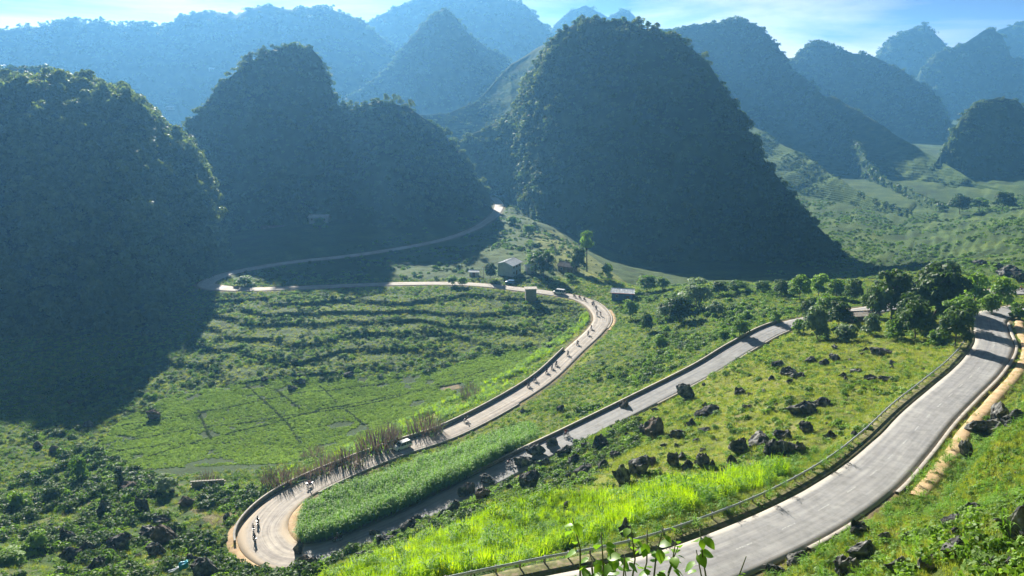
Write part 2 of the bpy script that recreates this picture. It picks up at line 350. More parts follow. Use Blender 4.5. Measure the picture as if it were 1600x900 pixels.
# ------------------------------------------------------------------ hills: each a closed ridge-shaped body of its own
HILLS = {}
def hill(key, pts, base, rough=1.0, seed=0, label='', step_px=3.0, nv=90, power=1.35, terr=0.0, back=1.0, cross=None, mat='hill', bumps=0):
    """pts: (px, py, depth, slope run per metre of rise on the near side) along the skyline"""
    p = np.array(pts, float); s = np.concatenate([[0], np.cumsum(np.hypot(np.diff(p[:, 0]), np.diff(p[:, 1])))])
    q = np.arange(0, s[-1] + 1e-6, step_px); p = np.stack([np.interp(q, s, p[:, k]) for k in range(4)], -1)
    X, Y, Z = PZ(p[:, 0], p[:, 1], p[:, 2])
    Z = Z + fbm(q, q * 0, 30, 3, seed + 5) * p[:, 2] / FPX * 4.5 * rough
    zb = Z0 - base; h = np.maximum(Z - zb, 2.0)
    dirx = -X / np.hypot(X, Y); diry = -Y / np.hypot(X, Y)                # towards the viewer's side
    if cross: dirx = dirx * 0 + cross[0]; diry = diry * 0 + cross[1]
    v = np.linspace(-1, 1, nv); run = h * p[:, 3]
    V = np.sign(v) * np.abs(v) ** 0.85
    A = np.abs(V)
    prof = 1 - A ** power
    off = V[None, :] * run[:, None]; off = np.where(off < 0, off * back, off)
    x = X[:, None] + dirx[:, None] * off; y = Y[:, None] + diry[:, None] * off
    z = (zb - 12) + (h + 12)[:, None] * prof[None, :]
    sc_ = p[:, 2].mean() / 450
    n = fbm(x, y, 60 * sc_, 5, seed + 1, 0.55); amp = np.minimum(h[:, None] * 0.10, 13 * sc_) * rough
    body = (4 * prof * (1 - prof))[...] ** 0.7
    gul = np.abs(fbm(x + z * 0.3, y, 26 * sc_, 3, seed + 3)) * 1.6
    offn = (n * 1.5 - gul * 0.55) * amp * body
    x = x + dirx[:, None] * offn; y = y + diry[:, None] * offn
    z = z + fbm(x, y, 11 * sc_, 4, seed + 2, 0.6) * 2.2 * sc_ * rough * np.clip(body * 1.2, 0, 1)
    if bumps: z = z + (fbm(x, y, 34, 3, seed + 6) * bumps + np.abs(fbm(x, y, 19, 2, seed + 7)) * bumps * .7) * np.clip(prof * 4, 0, 1)
    if terr > 0:
        zt = terrace(z + fbm(x, y, 50, 2, seed + 8) * 3, terr, 0.7); m = sstep(0.06, 0.2, prof) * (prof < 0.97)
        z = z * (1 - m) + zt * m
    V3 = np.stack([x, y, z], -1)
    me = mesh_np('hill', V3.reshape(-1, 3), grid_faces(len(q), nv)[:, ::-1], M[mat], True)
    o = link('karst_hill', me); tag(o, label, 'hill', kind='structure')
    HILLS[key] = (o, V3)
    return o
K = 1.0
hill('left', [(-420, 300, 365, 1.75), (-260, 170, 375, 1.75), (-60, 136, 378, 1.75), (0, 141, 382, 1.75), (60, 146, 384, 1.75), (110, 149, 386, 1.75), (160, 148, 386, 1.75), (200, 165, 382, 1.75), (232, 198, 390, 1.7),
              (262, 228, 390, 1.6), (298, 255, 390, 1.5), (322, 295, 393, 1.4), (338, 335, 388, 1.15), (350, 385, 387, .9), (346, 412, 387, .7)], 96, 1.2, 11, 'wooded karst hill at the left edge, trees lit along its crown', nv=170, power=1.6, bumps=4)
hill('dark', [(240, 330, 455, .85), (275, 235, 470, .85), (300, 190, 480, .85), (320, 160, 485, .8), (345, 130, 490, .75), (380, 100, 495, .7), (415, 76, 500, .68), (450, 66, 500, .66), (488, 71, 502, .64), (503, 92, 502, .64), (514, 130, 500, .66),
              (526, 163, 497, .75), (550, 170, 492, .85), (590, 156, 490, .9), (638, 164, 496, .9), (690, 203, 512, .85), (722, 242, 522, .8), (748, 280, 530, .7), (768, 308, 535, .6)], 92, 1.0, 23, 'steep dark karst hill with a blunt summit above the far road loop', nv=130, power=1.15)
hill('cone', [(520, 190, 1117, .9), (545, 150, 1117, .9), (575, 128, 1123, .85), (603, 108, 1130, .75), (622, 82, 1136, .65), (650, 48, 1143, .6), (678, 22, 1143, .6), (696, 13, 1143, .6), (714, 30, 1145, .6), (735, 56, 1149, .65), (760, 74, 1155, .8),
              (790, 84, 1162, .9), (815, 120, 1162, .9), (830, 170, 1162, .9)], 60, 1.0, 37, 'pointed shaded karst cone behind the saddle, left of the big dome')
hill('dome', [(700, 230, 625, .75), (740, 208, 620, .7), (772, 196, 612, .65), (796, 178, 595, .75), (816, 146, 575, .85), (832, 112, 562, .85), (850, 74, 554, .8), (870, 50, 545, .75), (900, 34, 540, .72), (930, 26, 535, .7), (960, 30, 530, .7), (1000, 42, 525, .7),
              (1030, 50, 520, .7), (1060, 60, 515, .68), (1082, 76, 512, .66), (1112, 105, 508, .66), (1142, 150, 503, .68), (1165, 195, 500, .72), (1190, 243, 492, .8), (1230, 295, 485, .85), (1270, 345, 470, .9), (1320, 395, 455, 1.0), (1360, 434, 440, 1.0)],
     110, 1.0, 41, 'largest dark karst dome, filling the middle of the view', nv=150)
hill('second', [(960, 90, 1200, .8), (1010, 52, 1200, .8), (1060, 42, 1200, .75), (1100, 37, 1195, .75), (1150, 30, 1190, .7), (1190, 45, 1180, .7), (1218, 74, 1150, .7), (1240, 110, 1120, .72), (1272, 136, 1070, .75), (1312, 182, 990, .8), (1343, 232, 910, .85),
                (1372, 270, 840, .9), (1402, 300, 780, .95), (1440, 333, 700, 1.0), (1470, 350, 640, 1.0)], 108, 1.0, 53, 'shaded karst ridge directly behind the big dome, falling to the right', nv=150)
hill('third', [(1190, 160, 1500, .9), (1222, 108, 1500, .85), (1250, 78, 1500, .75), (1272, 62, 1500, .7), (1300, 68, 1500, .7), (1330, 80, 1480, .7), (1362, 90, 1460, .75), (1420, 115, 1420, .8), (1458, 140, 1380, .9), (1478, 178, 1320, 1.0),
               (1495, 205, 1250, 1.2), (1540, 235, 1120, 1.5), (1600, 240, 1000, 1.7), (1760, 250, 940, 1.7)], 112, 1.2, 61, 'long shaded karst ridge right of centre with a level crest', nv=170, power=1.2)
hill('peak', [(1330, 140, 2250, .9), (1366, 86, 2250, .8), (1400, 52, 2245, .7), (1446, 38, 2240, .7), (1474, 65, 2240, .7), (1500, 110, 2240, .8), (1540, 160, 2240, .9)], 110, 1.0, 67, 'pale blue triangular peak far behind the long ridge')
hill('tower', [(1400, 180, 1900, .9), (1440, 104, 1900, .8), (1470, 78, 1895, .8), (1510, 64, 1890, .7), (1545, 42, 1885, .6), (1566, 52, 1882, .6), (1580, 88, 1880, .7), (1640, 100, 1880, .8), (1720, 140, 1880, .9)], 110, 1.0, 71, 'blue karst hill with a square tower-like top, upper right')
hill('corner', [(1530, 70, 2500, .8), (1560, 46, 2500, .8), (1600, 29, 2500, .8), (1660, 45, 2500, .8), (1800, 120, 2500, .8)], 110, 1.0, 73, 'far blue hill running out of the picture at the top right corner')
hill('knoll', [(1440, 290, 850, 1.4), (1480, 225, 860, 1.2), (1502, 180, 865, 1.0), (1530, 155, 865, .95), (1560, 149, 865, .95), (1590, 157, 865, .95), (1630, 190, 860, 1.0), (1720, 250, 850, 1.2)], 112, 1.5, 79, 'low rocky knoll at the right edge below the blue hills', power=1.2)
hill('twin', [(830, 90, 2000, .8), (868, 38, 2000, .8), (892, 16, 2000, .75), (915, 5, 2000, .75), (938, 18, 2000, .75), (950, 24, 2000, .75), (976, 13, 2010, .75), (992, 26, 2010, .75), (1002, 42, 2010, .8), (1040, 110, 2010, .8)], 100, 0.8, 83, 'distant twin blue hills peeping over the big dome')
hill('back', [(430, 150, 1650, .9), (500, 90, 1650, .9), (545, 52, 1660, .8), (600, 20, 1670, .8), (650, -6, 1680, .8), (700, -22, 1690, .8), (760, -14, 1690, .8), (822, 10, 1700, .8), (850, 36, 1700, .8), (875, 60, 1700, .8), (930, 110, 1700, .9)], 90, 1.0, 89, 'broad blue mountain behind the pointed cone, its top above the picture')
hill('range', [(-500, 60, 1350, 1.2), (-200, 60, 1350, 1.2), (-60, 50, 1350, 1.2), (0, 46, 1350, 1.2), (60, 41, 1350, 1.2), (120, 35, 1350, 1.2), (180, 38, 1355, 1.2), (240, 42, 1360, 1.2), (262, 39, 1365, 1.1), (292, 24, 1370, 1.1),
               (325, 15, 1380, 1.1), (368, 20, 1380, 1.1), (420, 10, 1385, 1.1), (480, 12, 1390, 1.1), (500, 8, 1390, 1.1), (530, 18, 1390, 1.1), (562, 26, 1390, 1.1), (610, 70, 1390, 1.1), (660, 150, 1390, 1.1)], 80, 1.0, 97, 'long blue mountain range at the upper left with a row of pines on its crest', step_px=4)
hill('shoulder', [(-160, 140, 560, 1.2), (0, 112, 560, 1.2), (45, 106, 560, 1.2), (88, 114, 560, 1.2), (112, 132, 560, 1.2), (150, 190, 560, 1.2)], 60, 1.4, 101, 'small dark wooded shoulder peeping over the left hill')
hill('spur', [(1120, 165, 1020, 3.0), (1178, 198, 960, 3.4), (1250, 240, 850, 3.6), (1320, 285, 750, 3.6), (1380, 322, 670, 3.4), (1440, 352, 610, 3.0), (1480, 368, 580, 2.5)], 109, .6, 103, 'sunlit terraced spur coming down between the big dome and the ridge behind', nv=260, power=1.0, terr=1.7, back=.35, cross=(-.97, -.24), step_px=2, mat='hill_green')
hill('far spur', [(1300, 150, 1090, 3.0), (1350, 178, 1040, 3.2), (1400, 210, 960, 3.5), (1460, 245, 870, 3.5), (1510, 276, 800, 3.3), (1570, 306, 740, 3.0)], 110, .7, 107, 'pale terraced spur below the long ridge on the right', nv=220, power=1.0, terr=2.4, back=.35, cross=(-.97, -.24), step_px=2, mat='hill_green')
hill('saddle', [(520, 198, 740, 2.6), (600, 182, 750, 2.8), (700, 176, 770, 3.2), (745, 158, 800, 3.3), (775, 125, 850, 3.2), (800, 98, 880, 3.1), (840, 74, 900, 3.0), (880, 58, 900, 3.0), (920, 60, 900, 2.5)], 60, .35, 109, 'sunlit terraced saddle between the dark hill and the big dome', nv=320, power=1.0, terr=2.2, back=.3, mat='hill_green')

# ------------------------------------------------------------------ road surface
def strip(name, idx, offs, mat, zoff=0.0, label=None, cat=None, kind='structure', smooth=True):
    """cross-section swept along the road: offs = list of (lateral offset from the edge sign, lateral, z)"""
    q = ROAD[idx]; n = ROADN[idx]; v = []
    for (side, lat, dz) in offs:
        w = (q[:, 3] * side + lat)
        v.append(np.stack([q[:, 0] + n[:, 0] * w, q[:, 1] + n[:, 1] * w, q[:, 2] + dz + zoff], -1))
    v = np.stack(v, 1); me = mesh_np(name, v.reshape(-1, 3), grid_faces(len(q), len(offs)), mat, smooth)
    o = link(name, me); return tag(o, label, cat, kind=kind) if label else o
def road_mat(name, lo, hi, patch, spec=0.4, st=.2):
    m, nt, N, L, b = nodes(name)
    a = attr(N, 'lat'); s = attr(N, 'along')
    n1 = noise(N, L, 0.25, 5, 0.6); n2 = noise(N, L, 9, 3, 0.7)
    cb = N.new('ShaderNodeCombineXYZ'); ml = N.new('ShaderNodeMath'); ml.operation = 'MULTIPLY'; ml.inputs[1].default_value = 0.03
    L.new(s.outputs['Fac'], ml.inputs[0]); L.new(a.outputs['Fac'], cb.inputs[0]); L.new(ml.outputs[0], cb.inputs[1])
    n3 = noise(N, L, 1.7, 4, 0.6, cb.outputs[0])                 # streaks that run with the traffic
    r = ramp(N, [(0.3, lo), (0.7, hi)]); L.new(n1.outputs[0], r.inputs[0])
    r2 = ramp(N, [(0.35, (1 - st, 1 - st, 1 - st * .9)), (0.65, (1 + st * .8, 1 + st * .8, 1 + st * .7))]); L.new(n3.outputs[0], r2.inputs[0])
    x = N.new('ShaderNodeMix'); x.data_type = 'RGBA'; x.blend_type = 'MULTIPLY'; x.inputs[0].default_value = 1; L.new(r.outputs[0], x.inputs[6]); L.new(r2.outputs[0], x.inputs[7])
    n4 = noise(N, L, 0.8, 7, 0.72); r3 = ramp(N, [(0.34, (0.8, 0.8, 0.79)), (0.5, (1, 1, 1)), (0.66, (1.12, 1.11, 1.1))]); L.new(n4.outputs[0], r3.inputs[0])
    y = N.new('ShaderNodeMix'); y.data_type = 'RGBA'; y.blend_type = 'MULTIPLY'; y.inputs[0].default_value = 1; L.new(x.outputs[2], y.inputs[6]); L.new(r3.outputs[0], y.inputs[7])
    # dust along the edges
    ab = N.new('ShaderNodeMath'); ab.operation = 'ABSOLUTE'; L.new(a.outputs['Fac'], ab.inputs[0])
    ad = N.new('ShaderNodeMath'); ad.operation = 'ADD'; L.new(ab.outputs[0], ad.inputs[0]); L.new(n1.outputs[0], ad.inputs[1])
    r4 = ramp(N, [(0.0, (0, 0, 0)), (1, (1, 1, 1))]); mr = N.new('ShaderNodeMapRange'); mr.inputs[1].default_value = 3.1; mr.inputs[2].default_value = 4.0
    L.new(ad.outputs[0], mr.inputs[0]); z = N.new('ShaderNodeMix'); z.data_type = 'RGBA'; L.new(mr.outputs[0], z.inputs[0]); L.new(y.outputs[2], z.inputs[6]); z.inputs[7].default_value = (*patch, 1)
    L.new(z.outputs[2], b.inputs['Base Color']); b.inputs['Roughness'].default_value = 0.8; b.inputs['Specular IOR Level'].default_value = spec
    bp = N.new('ShaderNodeBump'); bp.inputs['Strength'].default_value = 0.25; bp.inputs['Distance'].default_value = 0.02; L.new(n2.outputs[0], bp.inputs['Height']); L.new(bp.outputs[0], b.inputs['Normal'])
    return m
M['asphalt'] = road_mat('asphalt', (0.25, 0.246, 0.243), (0.33, 0.325, 0.32), (0.38, 0.34, 0.27), 0.45)
M['concrete_road'] = road_mat('worn_road', (0.33, 0.29, 0.25), (0.46, 0.41, 0.355), (0.46, 0.37, 0.27), 0.2, .3)
M['kerb'] = mat_noise('kerb_concrete', [(0.3, (0.30, 0.27, 0.23)), (0.7, (0.48, 0.44, 0.38))], 1.2, 0.85, 0.4, 6)
M['sand'] = mat_noise('sand', [(0.3, (0.38, 0.25, 0.13)), (0.7, (0.58, 0.42, 0.25))], 0.9, 0.95, 0.4, 5)
def i_at(px, py): return road_near(px, py)
I_HAIR = i_at(470, 867); I_TOP = i_at(1610, 481)
def road_piece(name, i0, i1, mat, label):
    idx = np.arange(i0, i1); q = ROAD[idx]; n = ROADN[idx]; ks = np.linspace(-1, 1, 9); v = []; la = []
    for k in ks:
        w = q[:, 3] * k; v.append(np.stack([q[:, 0] + n[:, 0] * w, q[:, 1] + n[:, 1] * w, q[:, 2] + 0.03 - 0.03 * k * k], -1)); la.append(w)
    # skirts go down into the verge
    for k, pos in ((-1, 0), (1, len(v) + 1)):
        w = q[:, 3] * k; v.insert(pos, np.stack([q[:, 0] + n[:, 0] * (w + .05 * k), q[:, 1] + n[:, 1] * (w + .05 * k), q[:, 2] - 0.4], -1)); la.insert(pos, w)
    v = np.stack(v, 1); al = np.repeat((idx * 0.8)[:, None], len(la), 1)
    me = mesh_np(name, v.reshape(-1, 3), grid_faces(len(idx), len(la)), mat, True, {'lat': np.stack(la, 1).ravel(), 'along': al.ravel()})
    return tag(link(name, me), label, 'road', kind='structure')
road_piece('road', 0, I_HAIR + 1, M['asphalt'], 'grey asphalt road descending from the near bend at the right')
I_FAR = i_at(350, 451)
M['lifted_road'] = road_mat('shade_lifted_road', (0.48, 0.45, 0.41), (0.62, 0.58, 0.53), (0.5, 0.43, 0.34), 0.2, .2)  # far stretch lies in shade; base colour raised to make up for missing light
road_piece('road', I_HAIR, I_FAR + 1, M['concrete_road'], 'pale sunlit lower road from the hairpin to the far loop')
road_piece('road', I_FAR, len(ROAD), M['lifted_road'], 'thin pale far road climbing through the loop to the pass')

# ------------------------------------------------------------------ plant prototypes
M['canopy'] = mat_leaf('canopy_leaves', (0.048, 0.090, 0.029), (0.138, 0.212, 0.057), 0.35, (1.3, 1.35, 0.7))
M['shrub'] = mat_leaf('shrub_leaves', (0.072, 0.151, 0.030), (0.243, 0.385, 0.072), 0.42, (1.3, 1.4, 0.5))
M['dark_shrub'] = mat_leaf('dark_shrub_leaves', (0.032, 0.073, 0.023), (0.097, 0.162, 0.042), 0.35, (1.3, 1.4, 0.6))
M['lush'] = mat_leaf('bright_blades', (0.22, 0.36, 0.008), (0.42, 0.60, 0.02), 0.5, (1.25, 1.3, 0.2), .9, c3=(0.58, 0.62, 0.06))
M['cane'] = mat_leaf('cane_blades', (0.108, 0.238, 0.030), (0.259, 0.454, 0.061), 0.45, (1.25, 1.35, 0.4))
M['grass'] = mat_leaf('grass_blades', (0.163, 0.255, 0.036), (0.401, 0.474, 0.092), 0.45, (1.3, 1.25, 0.5), c3=(0.33, 0.30, 0.12))
M['crop'] = mat_leaf('crop_leaves', (0.16, 0.27, 0.06), (0.36, 0.50, 0.14), 0.4, (1.25, 1.3, 0.5), .8, vary=.6)
M['dry'] = mat_leaf('dry_reeds', (0.10, 0.075, 0.065), (0.26, 0.20, 0.165), 0.2, (1.1, 1.0, 0.9), c3=(0.40, 0.33, 0.27))
M['silver'] = mat_leaf('silver_leaves', (0.101, 0.158, 0.086), (0.288, 0.374, 0.230), 0.35, (1.2, 1.3, 0.7))
M['olive'] = mat_leaf('olive_tops', (0.12, 0.12, 0.03), (0.28, 0.25, 0.08), 0.4, (1.2, 1.2, 0.6))
M['bark'] = mat_noise('bark', [(0.3, (0.07, 0.055, 0.04)), (0.7, (0.19, 0.16, 0.12))], 3, 0.9, 0.5)

def rvec(g, n):
    v = g.normal(size=(n, 3)); return v / np.linalg.norm(v, axis=1)[:, None]
def leaf_quads(c, nrm, size, g, aspect=0.55, droop=0.3):
    """rhombic leaves at centres c, facing nrm"""
    n = len(c); up = rvec(g, n); a = np.cross(nrm, up); a /= np.linalg.norm(a, axis=1)[:, None] + 1e-9
    b = np.cross(nrm, a); s = np.asarray(size).reshape(-1, 1) * g.uniform(0.7, 1.3, (n, 1))
    w = b * s * aspect
    v = np.stack([c - a * s, c + w - nrm * s * droop * .3, c + a * s - nrm * s * droop, c - w - nrm * s * droop * .3], 1)
    return v.reshape(-1, 3), np.arange(4 * n).reshape(-1, 4)
def lobe_points(g, n, rad, squash=0.75, bottom=-0.35):
    d = rvec(g, n); d[:, 2] = np.where(d[:, 2] < bottom, -d[:, 2], d[:, 2])
    r = g.uniform(0.6, 1.0, (n, 1)) ** 0.6
    p = d * r * rad; p[:, 2] *= squash
    nn = d + g.normal(size=(n, 3)) * 0.45 + np.array([0, 0, 0.25]); return p, nn / np.linalg.norm(nn, axis=1)[:, None]
def clump_mesh(name, seed, nl, per, R0, leaf, mat, H=0.7, lobe=0.45, aspect=0.6):
    g = np.random.default_rng(seed); V = []; F = []; k = 0
    for i in range(nl):
        a = g.uniform(0, 6.28); rr = R0 * g.uniform(0, 0.75) ** 0.8 if i else 0
        c = np.array([math.cos(a) * rr, math.sin(a) * rr, g.uniform(0.1, 1) * R0 * H * (1 - 0.5 * rr / R0)])
        p, nn = lobe_points(g, per, R0 * lobe * g.uniform(0.7, 1.25)); v, f = leaf_quads(p + c, nn, leaf, g, aspect)
        V.append(v); F.append(f + k); k += len(v)
    return mesh_np(name, np.vstack(V), np.vstack(F), mat)
def blade_mesh(name, seed, n, h, w, spread, mat, bend=0.5, base=0.25, seg=3, lean=0.25):
    """a tuft of curved blades"""
    g = np.random.default_rng(seed); V = []; F = []; k = 0
    for i in range(n):
        a = g.uniform(0, 6.28); r = base * math.sqrt(g.uniform(0, 1)); x0 = np.array([math.cos(a) * r, math.sin(a) * r, 0])
        b = a + g.normal() * 0.8; out = np.array([math.cos(b), math.sin(b), 0]); sd_ = np.array([-out[1], out[0], 0])
        hh = h * g.uniform(0.6, 1.15); sp = spread * g.uniform(0.3, 1.2)
        for j in range(seg + 1):
            t = j / seg; c = x0 + out * (sp * t ** 1.8 + lean * 0.2 * t) + np.array([0, 0, hh * (t - bend * t ** 3 * 0.55)])
            ww = w * (1 - t * 0.92) * (0.7 if j == 0 else 1)
            V += [c - sd_ * ww, c + sd_ * ww]
            if j: F.append((k + 2 * j - 2, k + 2 * j - 1, k + 2 * j + 1, k + 2 * j))
        k += 2 * (seg + 1)
    return mesh_np(name, np.array(V), np.array(F), mat)
def stalk_mesh(name, seed, n, h, mat, leaf=0.6, base=0.5, w=0.035):
    """cane or maize: upright stalks with arching leaves"""
    g = np.random.default_rng(seed); V = []; F = []; k = 0
    for i in range(n):
        x0 = np.array([g.uniform(-base, base), g.uniform(-base, base), 0]); hh = h * g.uniform(0.75, 1.1); ln = g.normal(size=2) * 0.08
        a0 = g.uniform(0, 3.14); s = np.array([math.cos(a0), math.sin(a0), 0]) * 0.02
        top = x0 + np.array([ln[0], ln[1], hh * 0.8]); V += [x0 - s, x0 + s, top + s * .5, top - s * .5]; F.append((k, k + 1, k + 2, k + 3)); k += 4
        for q in range(7):
            t0 = g.uniform(0.3, 0.85); p0 = x0 + (top - x0) * t0; b = g.uniform(0, 6.28); out = np.array([math.cos(b), math.sin(b), 0]); sd_ = np.array([-out[1], out[0], 0])
            L_ = leaf * g.uniform(0.6, 1.2)
            for j in range(4):
                t = j / 3; c = p0 + out * (L_ * t) + np.array([0, 0, L_ * (0.95 * t - 1.05 * t * t)]); ww = w * (1 - t ** 2 * .95)
                V += [c - sd_ * ww, c + sd_ * ww]
                if j: F.append((k + 2 * j - 2, k + 2 * j - 1, k + 2 * j + 1, k + 2 * j))
            k += 8
    return mesh_np(name, np.array(V), np.array(F), mat)
def proto(objs):
    c = bpy.data.collections.new('prototypes')
    for i, me in enumerate(objs):
        o = bpy.data.objects.new('p%02d_%s' % (i, me.name), me); c.objects.link(o)
    return c
def scatter(name, pts, scale, protos, label, cat, seed=0, tilt=0.12, zs=None, weights=None):
    """one object of uncountable plants: a cloud of points, each carrying one plant"""
    n = len(pts); g = np.random.default_rng(seed); me = bpy.data.meshes.new(name); me.vertices.add(n); me.vertices.foreach_set('co', np.asarray(pts, np.float32).ravel())
    rot = np.stack([g.normal(size=n) * tilt, g.normal(size=n) * tilt, g.uniform(0, 6.283, n)], -1)
    sx = np.asarray(scale); sc3 = np.stack([sx, sx, sx * (zs if zs is not None else g.uniform(0.8, 1.25, n))], -1)
    a = me.attributes.new('prot', 'FLOAT_VECTOR', 'POINT'); a.data.foreach_set('vector', rot.astype(np.float32).ravel())
    a = me.attributes.new('pscale', 'FLOAT_VECTOR', 'POINT'); a.data.foreach_set('vector', sc3.astype(np.float32).ravel())
    a = me.attributes.new('pidx', 'INT', 'POINT'); a.data.foreach_set('value', g.choice(len(protos), n, p=weights).astype(np.int32))
    o = link(name, me); ng = bpy.data.node_groups.new(name, 'GeometryNodeTree')
    ng.interface.new_socket(name='Geometry', in_out='INPUT', socket_type='NodeSocketGeometry'); ng.interface.new_socket(name='Geometry', in_out='OUTPUT', socket_type='NodeSocketGeometry')
    N, L = ng.nodes, ng.links; gi = N.new('NodeGroupInput'); go = N.new('NodeGroupOutput'); ip = N.new('GeometryNodeInstanceOnPoints')
    ci = N.new('GeometryNodeCollectionInfo'); ci.inputs['Collection'].default_value = proto(protos); ci.inputs['Separate Children'].default_value = True; ci.inputs['Reset Children'].default_value = True
    ip.inputs['Pick Instance'].default_value = True
    L.new(gi.outputs[0], ip.inputs['Points']); L.new(ci.outputs[0], ip.inputs['Instance'])
    for nm, ty, sk in (('prot', 'FLOAT_VECTOR', 'Rotation'), ('pscale', 'FLOAT_VECTOR', 'Scale'), ('pidx', 'INT', 'Instance Index')):
        na = N.new('GeometryNodeInputNamedAttribute'); na.data_type = ty; na.inputs['Name'].default_value = nm
        L.new(na.outputs['Attribute'], ip.inputs[sk])
    L.new(ip.outputs[0], go.inputs[0]); md = o.modifiers.new('plants', 'NODES'); md.node_group = ng
    return tag(o, label, cat, kind='stuff')

CANOPY = [clump_mesh('canopy', 10 + i, 7, 16, 1.0, 0.2, M['canopy'], 0.8, 0.5) for i in range(5)]
M['canopy_sun_tint'] = mat_leaf('sun_tinted_leaves', (0.06, 0.10, 0.03), (0.20, 0.25, 0.08), 0.45, (1.3, 1.35, 0.6))  # lighter leaf colour stands in for sunlight on the taller hill crowns
CANL = [clump_mesh('sun_tinted_canopy', 15 + i, 8, 20, 1.0, 0.18, M['canopy_sun_tint'], 0.9, 0.45) for i in range(3)]
BUSH = [clump_mesh('bush', 20 + i, 8, 26, 1.0, 0.15, M['shrub'], 0.6, 0.45) for i in range(4)]
DBUSH = [clump_mesh('dark_bush', 30 + i, 8, 26, 1.0, 0.15, M['dark_shrub'], 0.7, 0.45) for i in range(3)]
COVER = [clump_mesh('cover', 40 + i, 7, 9, 1.0, 0.15, M['shrub'], 0.22, 0.38, 0.5) for i in range(4)]
GRASS = [blade_mesh('tuft', 50 + i, 34, 0.8, 0.02, 0.45, M['grass'], 0.7, 0.45) for i in range(4)]
LUSH = [blade_mesh('lush', 60 + i, 22, 2.0, 0.05, 0.55, M['lush'], 0.45, 0.5) for i in range(4)]
CANE = [stalk_mesh('cane', 70 + i, 6, 2.4, M['cane'], 0.8, 0.6, 0.04) for i in range(4)]
MAIZE = [stalk_mesh('maize', 75 + i, 5, 1.7, M['lush'], 0.75, 0.7, 0.055) for i in range(4)]
CROP = [clump_mesh('crop', 80 + i, 5, 9, 0.6, 0.13, M['crop'], 0.4, 0.4, 0.6) for i in range(4)]
SILVER = [clump_mesh('silver', 90 + i, 9, 22, 1.0, 0.17, M['silver'], 0.8, 0.45, 0.35) for i in range(3)]

# ------------------------------------------------------------------ wooded hill sides
def hill_points(key, spacing, g, vmax=1.0, prob=None):
    V = HILLS[key][1]; a = V[:-1, :-1]; b = V[1:, :-1]; c = V[:-1, 1:]; ar = np.linalg.norm(np.cross(b - a, c - a), axis=-1)
    nv = V.shape[1]; vv = np.arange(nv - 1)[None, :] / nv; ar = ar * (vv < 0) + ar * (vv >= 0.36)     # the near side and the crest
    n = int(ar.sum() / spacing ** 2); p = (ar / ar.sum()).ravel(); idx = g.choice(len(p), n, p=p)
    i, j = np.unravel_index(idx, ar.shape); u = g.uniform(size=(n, 1)); w = g.uniform(size=(n, 1))
    return a[i, j] + (b[i, j] - a[i, j]) * u + (c[i, j] - a[i, j]) * w
def cull_frame(p, m=120, top=-80):
    px, py, zc = project(p[:, 0], p[:, 1], p[:, 2] + 1); return (px > -m) & (px < 1600 + m) & (py > top) & (py < 900 + m) & (zc > 3)
HT = [('left', 3.0, 3.6, 'tree canopy covering the left hill'), ('dark', 4.0, 3.0, 'tree canopy covering the blunt dark hill'), ('dome', 4.2, 3.1, 'low forest covering the largest dome'),
      ('second', 7.0, 5.0, 'forest covering the ridge behind the big dome'), ('third', 9, 6.5, 'forest covering the long ridge right of centre'), ('cone', 6.5, 4.6, 'forest covering the pointed cone'),
      ('knoll', 6.5, 4.5, 'scrub covering the rocky knoll at the right edge'), ('shoulder', 4.5, 4.0, 'trees covering the shoulder behind the left hill'), ('range', 12, 7.5, 'forest on the far upper left range'),
      ('back', 14, 8, 'forest on the broad blue mountain'), ('peak', 18, 10, 'forest on the pale triangular peak'), ('tower', 15, 9, 'forest on the square topped blue hill'),
      ('twin', 15, 8, 'forest on the distant twin hills'), ('corner', 20, 11, 'forest on the far corner hill'),
      ('spur', 3.0, 1.7, 'scattered bushes on the sunlit terraced spur'), ('far spur', 6, 2.4, 'scattered bushes on the pale far terraces'), ('saddle', 5.5, 1.7, 'scattered trees on the sunlit saddle')]
for k, (key, sp, size, lab) in enumerate(HT):
    g = np.random.default_rng(200 + k); p = hill_points(key, sp, g); p = p[cull_frame(p)]
    low = fbm(p[:, 0] + p[:, 2], p[:, 1], 30 * sp / 4, 3, 40 + k)
    if key in ('spur', 'far spur', 'saddle'): th = .05 if key == 'saddle' else 0.02; p = p[low > th]; low = low[low > th]
    s = size * g.uniform(0.35, 1.3, len(p)) ** 1.2 * (1 + 0.5 * np.clip(low, -0.6, 0.8))
    p = p - np.array([0, 0, 1]) * (s * 0.25)[:, None]
    scatter('hill_forest', p, s, CANOPY, lab, 'forest', 300 + k, 0.2)

for k, (key, n, size, lab) in enumerate([('left', 1300, 5.6, 'taller pale-leaved trees standing out of the left hill canopy'), ('dark', 420, 3.6, 'taller trees standing out of the dark hill canopy'), ('dome', 500, 3.8, 'taller trees standing out of the big dome canopy')]):
    g = np.random.default_rng(260 + k); p = hill_points(key, 3.2, g); p = p[cull_frame(p)]; top = (p[:, 2] - p[:, 2].min()) / np.ptp(p[:, 2])
    w = (fbm(p[:, 0], p[:, 1] + p[:, 2], 28, 3, 60 + k) + .3) * (.3 + top); w = np.clip(w, 0, 9); i = g.choice(len(p), n, replace=False, p=w / w.sum()); p = p[i]
    scatter('tall_trees', p + np.array([0, 0, 4.6 if key == 'left' else 2.6]), size * g.uniform(.5, 1.1, n), CANL, lab, 'trees', 360 + k, .15, zs=g.uniform(.9, 1.5, n))

